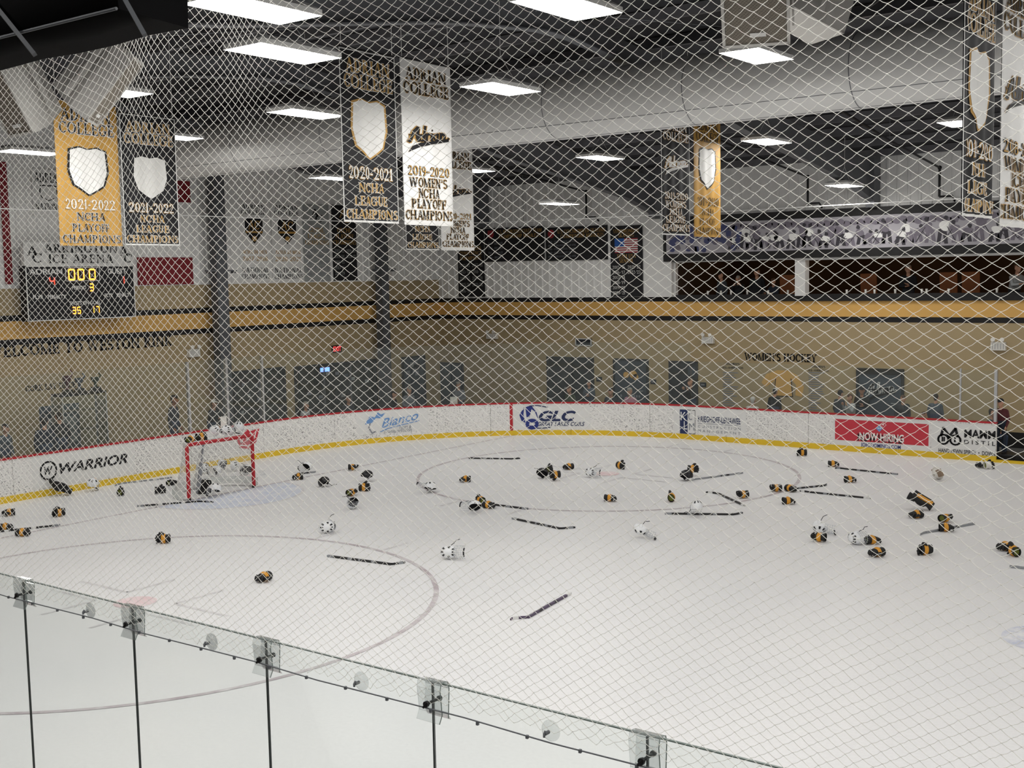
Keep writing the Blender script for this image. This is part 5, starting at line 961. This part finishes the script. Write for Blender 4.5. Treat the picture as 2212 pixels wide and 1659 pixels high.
stick('black stick lying across the front of the left goalpost', (296, 1095), (432, 1084.5), (458, 1087)); stick('thin stick behind the goal line along the end boards', (371, 1033), (268, 1045), (241, 1051), 'stick_grey'); stick('long black stick between two gloves on the goal line', (130, 1136), (-30, 1153), (-55, 1158))
stick('stick lying level behind the far circle line', (1013, 991), (1105, 992.5), (1124, 992), 'stick_black', 'stick_grey', 'stick_black'); stick('black stick with grey grip beside the circle line', (708, 1203), (845, 1221), (877, 1218), 'stick_black', 'stick_grey', 'stick_grey'); stick('stick under two gloves and a white helmet', (1140, 1101), (1030, 1087), (1008, 1085), 'stick_black', 'stick_grey')
stick('black stick slanting alone in open ice with thin blade', (1107, 1121.5), (1210, 1143.5), (1244, 1142), 'stick_black', 'stick_grey', 'stick_grey'); stick('stick running out from the black helmet in far circle', (1604, 1023), (1512, 1035.5), (1490, 1038), 'stick_grey', 'stick_black'); stick('short slanted dark stick with pale blade', (1608, 1094), (1552, 1068), (1528, 1064), 'stick_black', 'stick_grey', 'stick_white')
stick('dark stick carrying a white helmet', (1436, 1111), (1585, 1113), (1608, 1110), 'stick_black', 'stick_grey'); stick('purple black stick with white taped blade nearest the spectators', (1232, 1284), (1140, 1336), (1101, 1338), 'stick_purple', 'stick_black', 'stick_white'); stick('dark stick right of the glove by the far boards', (1939, 1026), (1825, 1014), (1806, 1012), 'stick_black', 'stick_grey')
stick('stick under the pair of gloves with dark upright blade', (1696, 1059), (1780, 1050.5), (1790, 1048), 'stick_black', 'stick_grey'); stick('long dark stick with pale grip between gloves and far boards', (1880, 1078), (1748, 1064.5), (1729, 1062), 'stick_black', 'stick_grey', 'stick_white'); stick('pale gripped stick beneath a glove on open ice', (2104, 1133), (2000, 1152), (1983, 1156), 'stick_grey', 'stick_black', 'stick_grey'); stick('grey stick end entering beside the open ice', (2181, 1226), (2300, 1238), (2330, 1240), 'stick_grey', 'stick_black', 'stick_grey')
stick('thin stick under the white helmet by the crease', (682, 1021), (652, 1024), (640, 1025), 'stick_black', 'stick_grey')
# goalie stick leaning inside the goal
p0, p1 = at_x(426, 1048, -.35), Vector((-.12, -.38, 1.2)); t = thing('goalie_stick', 'grey goalie stick leaning against the crossbar inside the goal', 'stick', (p0.x, p0.y, 0))
p0.z = .02; d = (p1-p0).normalized(); sx, sy = frame(d); R3 = Matrix((tuple(sx), tuple(sy), tuple(d))).transposed()
MB().box(p0.lerp(p1, .32), (.09, .03, (p1-p0).length*.62), R3).build('paddle', 'stick_grey', t, True); MB().box(p0.lerp(p1, .8), (.035, .028, (p1-p0).length*.4), R3).build('shaft', 'stick_grey', t, True); MB().box(p0+Vector((.1, .12, .05)), (.28, .03, .09), 1.0).build('blade', 'stick_black', t, True)
pk = at_z(565, 1025); t = thing('face_cage', 'small loose wire face cage right of the goal', 'cage', (pk.x, pk.y, 0))
for k in range(4): MB().tube([(.1*math.cos(a)*(1-k*.15), .1*math.sin(a), .01+.03*k) for a in np.linspace(-1.3, 1.3, 9)], .005, 5).build('wire', 'cage_wire', t)
MB().tube([(.1, 0, .01), (.055, 0, .1)], .005, 5).build('cross_wire', 'cage_wire', t)
# ------------------------------------------------------------------ people
mat('skin', '#c99a80', .6, var=.06); mat('skin_tan', '#a9785c', .6, var=.06)
for n_, c_ in (('hair_dark', '#2a211c'), ('hair_brown', '#5a4332'), ('hair_grey', '#a9a49c'), ('cloth_black', '#202226'), ('cloth_charcoal', '#3a3e44'), ('cloth_grey', '#80848a'), ('cloth_lightgrey', '#aeb2b4'), ('cloth_pink', '#c08a9c'), ('cloth_white', '#dcdad6'), ('cloth_navy', '#28303f'), ('cloth_jeans', '#3c4a60'), ('cloth_plaid', '#5a2c30'), ('cloth_slate', '#525c66'), ('cloth_green', '#44503f'), ('shoe', '#1b1a1a'), ('cloth_gold', '#b98835')): mat(n_, c_, .8, var=.12, scale=9)
def body(pose):
    P = []      # (a, b, ra, rb, tag)   capsules; tags 0 top 1 trousers 2 skin 3 hair 4 shoes
    sit = pose == 'sit'; dz = -.42 if sit else 0
    hip = Vector((0, 0, .95+dz)); ch = Vector((0, -.02 if pose != 'lean' else -.1, 1.3+dz)); nk = ch+Vector((0, -.01, .19)); hdc = nk+Vector((0, -.035, .15))
    for x in (-.07, 0, .07): P.append((hip+Vector((x, 0, 0)), hip+Vector((x*1.1, -.0, .12)), .115, .11, 1)); P.append((hip+Vector((x, 0, .1)), ch+Vector((x*1.3, 0, -.04)), .105, .12, 0)); P.append((ch+Vector((x*1.3, 0, -.05)), ch+Vector((x*1.5, .01, .07)), .12, .09, 0))
    P.append((ch+Vector((-.15, .01, .1)), ch+Vector((.15, .01, .1)), .065, .065, 0)); P.append((ch+Vector((0, 0, .1)), nk+Vector((0, -.01, .06)), .06, .052, 2))
    P += [(hdc+Vector((0, .01, .04)), hdc+Vector((0, -.015, -.05)), .088, .068, 2), (hdc+Vector((0, -.05, -.085)), hdc+Vector((0, -.045, -.06)), .035, .045, 2), (hdc+Vector((0, -.095, .01)), hdc+Vector((0, -.108, -.025)), .012, .017, 2), (hdc+Vector((-.085, .01, .01)), hdc+Vector((-.088, .012, -.03)), .018, .014, 2), (hdc+Vector((.085, .01, .01)), hdc+Vector((.088, .012, -.03)), .018, .014, 2)]
    P += [(hdc+Vector((0, .035, .06)), hdc+Vector((0, -.02, .075)), .088, .07, 3), (hdc+Vector((0, .05, .03)), hdc+Vector((0, .055, -.03)), .075, .055, 3)]
    for s in (-1, 1):
        h0 = hip+Vector((s*.09, 0, -.02))
        if sit: kn = h0+Vector((s*.03, -.42, .02)); an = kn+Vector((0, .02, -.42))
        else: kn = h0+Vector((s*.02, -.02, -.43)); an = Vector((s*.12, .02, .09))
        P += [(h0, kn, .088, .062, 1), (kn, an, .06, .042, 1), (an+Vector((0, .03, -.03)), an+Vector((s*.02, -.15, -.045)), .045, .036, 4)]
        sh = ch+Vector((s*.185, .01, .09))
        if pose in ('stand', 'sit'): el = sh+Vector((s*.06, .02, -.28)); wr = el+Vector((-s*.03, -.1, -.22)) if pose == 'stand' else el+Vector((-s*.08, -.2, -.05))
        elif pose == 'fold': el = sh+Vector((s*.05, -.05, -.26)); wr = el+Vector((-s*.2, -.13, .03+.03*s))
        elif pose == 'lean': el = sh+Vector((s*.06, -.14, -.22)); wr = el+Vector((-s*.08, -.2, .02))
        else: el = sh+Vector((s*.04, -.12, -.2)); wr = el+Vector((-s*.1, -.12, .2))
        P += [(sh, el, .056, .045, 0), (el, wr, .044, .034, 0)]; dr = (wr-el).normalized(); pm = wr+dr*.07; sx_, sy_ = frame(dr)
        for q in (-.022, .022): P.append((wr+dr*.01+sx_*q*.6, pm+sx_*q, .024, .02, 2))
        for f, q in enumerate((-.03, -.01, .01, .03)): ln = (.05, .065, .06, .045)[f]; P.append((pm+sx_*q, pm+sx_*q*1.15+dr*ln*.6-sy_*.006, .0105, .010, 2)); P.append((pm+sx_*q*1.15+dr*ln*.6-sy_*.006, pm+sx_*q*1.15+dr*ln-sy_*.022, .010, .009, 2))
        P.append((wr+dr*.025+sx_*.024, wr+dr*.075+sx_*.055-sy_*.01, .013, .010, 2))
    mb = MB()
    for a, b, ra, rb, tg in P:
        d = b-a; l = d.length; d = d/l if l > 1e-6 else Vector((0, 0, 1)); pts, rr = [], []
        for k in range(5): t_ = -PI/2+PI/2*k/4; pts.append(a+d*ra*math.sin(t_)); rr.append(max(ra*math.cos(t_), ra*.05))
        for k in range(5): t_ = PI/2*k/4; pts.append(b+d*rb*math.sin(t_)); rr.append(max(rb*math.cos(t_), rb*.05))
        mb.tube(pts, rr, 12)
    me0 = mb.mesh('body', ['cloth_grey']); o = bpy.data.objects.new('tmp', me0); COL.objects.link(o)
    m = o.modifiers.new('r', 'REMESH'); m.mode = 'VOXEL'; m.voxel_size = .0125; m2 = o.modifiers.new('s', 'SMOOTH'); m2.factor = .5; m2.iterations = 3; m3 = o.modifiers.new('d', 'DECIMATE'); m3.ratio = .3
    dg = bpy.context.evaluated_depsgraph_get(); dg.update(); me = bpy.data.meshes.new_from_object(o.evaluated_get(dg)); bpy.data.objects.remove(o)
    me.materials.clear()
    for n_ in ('cloth_grey', 'cloth_jeans', 'skin', 'hair_dark', 'shoe'): me.materials.append(MATS[n_])
    nP = len(me.polygons); C = np.zeros(nP*3, np.float32); me.polygons.foreach_get('center', C); C = C.reshape(-1, 3); best = np.full(nP, 1e9); idx = np.zeros(nP, np.int32)
    for a, b, ra, rb, tg in P:
        A = np.array(a); D = np.array(b)-A; ll = max(float(D@D), 1e-9); t_ = np.clip(((C-A)@D)/ll, 0, 1); dist = np.linalg.norm(C-(A+t_[:, None]*D), axis=1)-(ra+(rb-ra)*t_); m_ = dist < best; best[m_] = dist[m_]; idx[m_] = tg
    me.polygons.foreach_set('material_index', idx); me.polygons.foreach_set('use_smooth', np.ones(nP, bool)); me.name = 'person_body'; me['hd'] = float(hdc.z); me['hy'] = float(hdc.y); return me
BODY = {k: body(k) for k in ('stand', 'fold', 'lean', 'sit', 'phone')}
TOPZ = {'stand': 1.795, 'fold': 1.795, 'lean': 1.795, 'sit': 1.375, 'phone': 1.795}
def person(lbl, pos, ztop, pose, rz, top, pants='cloth_jeans', hair='hair_dark', cap=None, skin='skin', zf=0.0):
    sc_ = (ztop-zf)/TOPZ[pose]; o = bpy.data.objects.new('person', BODY[pose]); COL.objects.link(o); o.location = (pos[0], pos[1], zf); o.rotation_euler = (0, 0, rz); o.scale = (max(.8, min(1.05, sc_)), max(.8, min(1.05, sc_)), sc_); tag(o, lbl, 'person')
    for i, m in enumerate((top, pants, skin, hair, 'shoe')): o.material_slots[i].link = 'OBJECT'; o.material_slots[i].material = MATS[m]
    if cap:
        z = o.data['hd']; y = o.data['hy']; MB().sheet(lambda u, v: Vector((.1*math.sin(1.5*v)*math.cos(2*PI*u), y+.012+.108*math.sin(1.5*v)*math.sin(2*PI*u), z+.045+.115*math.cos(1.5*v))), 16, 6).add([(-.07, y-.08, z+.06), (.07, y-.08, z+.06), (.05, y-.18, z+.045), (-.05, y-.18, z+.045), (-.07, y-.08, z+.07), (.07, y-.08, z+.07), (.05, y-.18, z+.053), (-.05, y-.18, z+.053)], [(0, 1, 2, 3), (7, 6, 5, 4), (0, 4, 5, 1), (1, 5, 6, 2), (2, 6, 7, 3), (3, 7, 4, 0)]).build('cap', cap, o)
    return o
YA, YB_ = 14.25, 14.85
def pf(lbl, x, y, pose, rz, top, Y=None, **k): p = at_y(x, y, Y or (YA if pose == 'sit' else YB_)); return person(lbl, (p.x, p.y), p.z, pose, rz, top, **k)
def pe(lbl, x, y, pose, rz, top, X=None, **k): p = at_x(x, y, X or (-4.85 if pose == 'sit' else -5.35)); return person(lbl, (p.x, p.y), p.z, pose, PI/2+rz, top, **k)
pf('seated person in grey shirt beside the white carton', 991, 823, 'sit', .3, 'cloth_grey', hair='hair_grey'); pf('seated person in dark green jacket before the double doors', 1232, 832, 'sit', -.2, 'cloth_green', hair='hair_brown'); pf('standing person in dark jacket at edge of double doors', 1273, 820, 'fold', .2, 'cloth_slate'); pf('seated dark haired person in grey next to pink top', 1320, 836, 'sit', .2, 'cloth_charcoal'); pf('seated person in a pink top before decorated door', 1362, 836, 'sit', -.1, 'cloth_pink', hair='hair_grey')
pf('person in black standing in the dark doorway', 1494, 816, 'phone', -.4, 'cloth_black', hair='hair_brown'); pf('seated white haired person in white top seen from behind', 1625, 856, 'sit', PI, 'cloth_white', hair='cloth_white'); pf('person in black jacket with white cap by gold painting', 1673, 838, 'stand', PI, 'cloth_black', cap='cloth_white'); pf('person with dark cap and jacket left of the rolling door', 1813, 842, 'stand', PI-.4, 'cloth_charcoal', cap='cloth_black'); pf('person in light grey scarf beside dark capped person', 1839, 850, 'phone', -.6, 'cloth_lightgrey', Y=14.2, hair='hair_brown'); pf('person in dark cap before the rolling door edge', 1862, 834, 'fold', .3, 'cloth_black', Y=15.45, cap='cloth_black')
pf('person in slate jacket before the rolling door', 1950, 852, 'stand', .6, 'cloth_charcoal', hair='hair_brown'); pf('person in dark hooded jacket facing the wall', 2021, 850, 'stand', PI, 'cloth_slate'); pf('person half hidden behind the glass end post', 2140, 881, 'sit', PI/2, 'cloth_slate')
p = at_y(1997, 888, 13.9); person('small child with light hair near hooded person', (p.x, p.y), p.z, 'stand', 0, 'cloth_gold', hair='hair_brown')
p = at_y(2164, 860, 13.45); person('person in dark red plaid and jeans standing in the gate', (p.x, p.y), p.z, 'stand', -.3, 'cloth_plaid', 'cloth_navy', cap='cloth_black', zf=.15)
pe('person in grey at the edge by end boards', 8, 914, 'stand', .3, 'cloth_slate'); pe('heavy person in dark hoodie and cap by trophy case', 95, 900, 'stand', 2.6, 'cloth_navy', X=-4.6, cap='cloth_charcoal'); pe('person in black facing the dark poster', 128, 889, 'stand', 3.0, 'cloth_black'); pe('dark haired person in charcoal shirt behind end boards', 372, 852, 'stand', .5, 'cloth_charcoal', skin='skin_tan'); pe('person in black with white cap beside grey column', 455, 862, 'lean', .2, 'cloth_black', cap='cloth_white')
pe('seated person in pale top before the shop window', 658, 866, 'sit', .2, 'cloth_lightgrey', hair='hair_grey'); pe('seated person in dark jacket before shop window middle', 751, 853, 'sit', -.3, 'cloth_charcoal', hair='hair_brown'); pe('seated person in black between column and door', 848, 844, 'sit', .2, 'cloth_black'); pe('seated person in mottled grey shirt before posted door', 882, 834, 'sit', -.3, 'cloth_grey', hair='hair_grey')
for x, y, pose, rz, top, hair, lbl in ((2192, 568, 'lean', .9, 'cloth_lightgrey', 'hair_brown', 'person in light grey shirt at the lounge counter'), (1963, 570, 'fold', .1, 'cloth_black', 'hair_grey', 'balding person in black sweater at the lounge window'), (1595, 594, 'phone', .3, 'cloth_black', 'hair_grey', 'grey haired person sipping at the lounge window'), (1636, 578, 'stand', .1, 'cloth_black', 'hair_dark', 'person in dark suit standing inside the lounge'), (1675, 600, 'lean', -.2, 'cloth_navy', 'hair_brown', 'person in navy leaning at the lounge ledge'), (1560, 586, 'stand', -.4, 'cloth_charcoal', 'hair_dark', 'person in charcoal near the orange lounge chair')):
    p = at_y(x, y, 17.1); person(lbl, (p.x, p.y), p.z, pose, rz, top, 'cloth_black', hair, zf=3.2)
mat('wood', '#7a5a3c', .6, var=.25, scale=5)
def bench(lbl, a, b, ang):
    c = (Vector(a)+Vector(b))/2; L = (Vector(a)-Vector(b)).length; t = thing('bench', lbl, 'bench', c, ang)
    for k in range(3): MB().box((0, -.14+.14*k, .335), (L, .12, .04)).build('slat', 'wood', t)
    NL = max(1, int(L/2))
    for k in range(NL+1): MB().box((-L/2+.15+k*(L-.3)/NL, 0, .158), (.06, .36, .315)).build('leg', 'black_metal', t)
bench('long slatted bench along the far corridor', (-5.2, 14.35, 0), (3.6, 14.35, 0), 0); bench('slatted bench under the white haired person', (5.6, 14.35, 0), (7.0, 14.35, 0), 0); bench('slatted bench behind the gate post', (12.2, 14.35, 0), (13.0, 14.35, 0), 0); bench('long slatted bench along the end corridor', (-4.95, 6.4, 0), (-4.95, 13.3, 0), PI/2)
# lounge chairs and glasses
def barchair(lbl, x, y, rz):
    t = thing('lounge_chair', lbl, 'chair', (x, y, 3.2), rz, 'orange lounge chairs'); MB().box((0, 0, .72), (.46, .46, .08)).build('seat', 'orange_chair', t); MB().box((0, .22, 1.12), (.48, .07, .75), Matrix.Rotation(-.1, 3, 'X')).build('backrest', 'orange_chair', t)
    for sx in (-.2, .2):
        for sy in (-.2, .2): MB().tube([(sx, sy, .7), (sx*1.1, sy*1.1, 0)], .018, 6).build('leg', 'black_metal', t)
for x, y_, lbl in ((1490, 590, 'orange lounge chair beside the white wall end'), (1705, 600, 'orange lounge chair beside the white lounge post'), (1880, 605, 'orange lounge chair left of the balding person'), (2052, 600, 'orange lounge chair right of the balding person'), (2100, 598, 'orange lounge chair near the light grey shirt')): p = at_y(x, y_, 17.6); barchair(lbl, p.x, 17.7, PI)
for i, x in enumerate((1530, 1555, 1580, 1612, 1660, 1700, 1830, 1868, 1890, 1932, 1992, 2000, 2050, 2152)):
    p = at_y(x, 628, YW+.05); t = thing('drinking_glass', 'small pale drinking glass on the black lounge ledge', 'glass', (p.x, YW+.02+.1*(i % 2), ZL0), 0, 'glasses on the lounge ledge'); MB().tube([(0, 0, 0), (0, 0, .12)], [.026, .036], 10, caps=False).build('cup', 'white_plastic', t); MB().tube([(0, 0, .01), (0, 0, .09)], [.023, .031], 10).build('drink', 'cloth_gold' if i % 2 else 'cloth_white', t)
# trophy case with trophies, poster stand, carton, paper
a, bq = at_x(136, 900, -5.6), at_x(233, 900, -5.6); zt = at_x(185, 848, -5.6).z; w_ = bq.y-a.y; dpt = .5
t = thing('trophy_case', 'tall glass trophy case in the end corridor', 'display case', (-5.85, (a.y+bq.y)/2, 0))
MB().box((0, 0, .3), (dpt, w_, .6)).build('base_cabinet', 'cloth_grey', t); MB().box((0, 0, zt-.03), (dpt, w_, .06)).build('top_panel', 'lounge_dark', t)
for sx in (-1, 1):
    for sy in (-1, 1): MB().box((sx*(dpt/2-.015), sy*(w_/2-.015), (zt+.6)/2), (.03, .03, zt-.6)).build('corner_post', 'silver', t)
for sx in (-1, 1): MB().box((sx*(dpt/2-.005), 0, (zt+.6)/2), (.008, w_-.06, zt-.66)).build('glass_pane', 'pane', t)
for sy in (-1, 1): MB().box((0, sy*(w_/2-.005), (zt+.6)/2), (dpt-.06, .008, zt-.66)).build('glass_pane', 'pane', t)
for z in (1.1, 1.6): MB().box((0, 0, z), (dpt-.06, w_-.06, .012)).build('shelf', 'pane', t)
for i, (u, h, m, lbl) in enumerate(((-.25, .5, 'cloth_plaid', 'dark red trophy with raised arm on the case'), (.02, .38, 'cloth_slate', 'grey trophy cup on the case'), (.38, .36, 'cloth_green', 'dark green trophy on the case'))):
    q = thing('trophy', lbl, 'trophy', (-5.85, (a.y+bq.y)/2+u*w_, zt), 0, 'trophies on the case'); MB().box((0, 0, .05), (.2, .24, .1), taper=.8).build('plinth', 'black_metal', q); MB().tube([(0, 0, .1), (0, 0, .1+h*.3), (0, 0, .1+h*.45), (0, 0, .1+h*.7)], [.05, .03, .09, .12], 12).build('cup', m, q)
    MB().tube([(0, .1, .1+h*.6), (0, .17, .1+h*.8), (0, .1, .1+h)], .02, 6).build('arm', m, q)
b = boxX(XW+.03, 88, 174, 874, 1000); t = panel('wall_poster', 'grey and dark poster on the end wall behind trophy case', 'poster', 'x', XW+.03, (b[0], .3, b[2], b[3]), 'cloth_slate', .02); fk = lambda off: PX(XW+.03, off); bb = (b[0], .3, b[2], b[3])
shape(t, fk, bb, SQ, .04, .12, .96, .16, 'cloth_charcoal'); shape(t, fk, bb, SQ, .1, .24, .9, .75, 'cloth_lightgrey'); shape(t, fk, bb, disc2d(.5, .5, .5, .5), .2, .3, .5, .7, 'cloth_charcoal', .014)
sc1 = s_at(983); p, n = path(sc1); t = thing('carton', 'small white and orange carton on the cap rail', 'carton', p-n*.1+Vector((0, 0, ZB)), math.atan2(n.y, n.x)+PI/2); MB().box((0, .05, .11), (.22, .09, .22)).build('box', 'white_plastic', t); MB().box((.12, .05, .11), (.03, .09, .22)).build('spine', 'orange_chair', t)
sc1 = s_at(487); p, n = path(sc1); t = thing('paper_notice', 'white paper sheet taped to the end glass', 'paper', p-n*.03+Vector((0, 0, ZB+.01)), math.atan2(n.y, n.x)+PI/2); MB().box((0, 0, .14), (.2, .004, .27)).build('sheet', 'white_plastic', t); MB().box((0, -.003, .26), (.05, .003, .02)).build('tape', 'grey_ink', t)
b = boxY(13.75, 2154, 2260, 962, 1003); 
t = thing('rubber_step', 'black rubber step in the open gate', 'step', ((b[0]+b[2])/2, 13.6, 0)); MB().box((0, 0, .07), (b[2]-b[0], .7, .14)).build('step', 'black_metal', t); MB().box((0, -.3, .145), (b[2]-b[0], .06, .012)).build('nosing', 'cloth_charcoal', t)
b2 = boxY(YW-.02, 2150, 2290, 905, 930); MB().box(((b2[0]+b2[2])/2+2, YW-.02, .12), (9, .04, .5)).build('baseboard', 'stripe_black', wb)
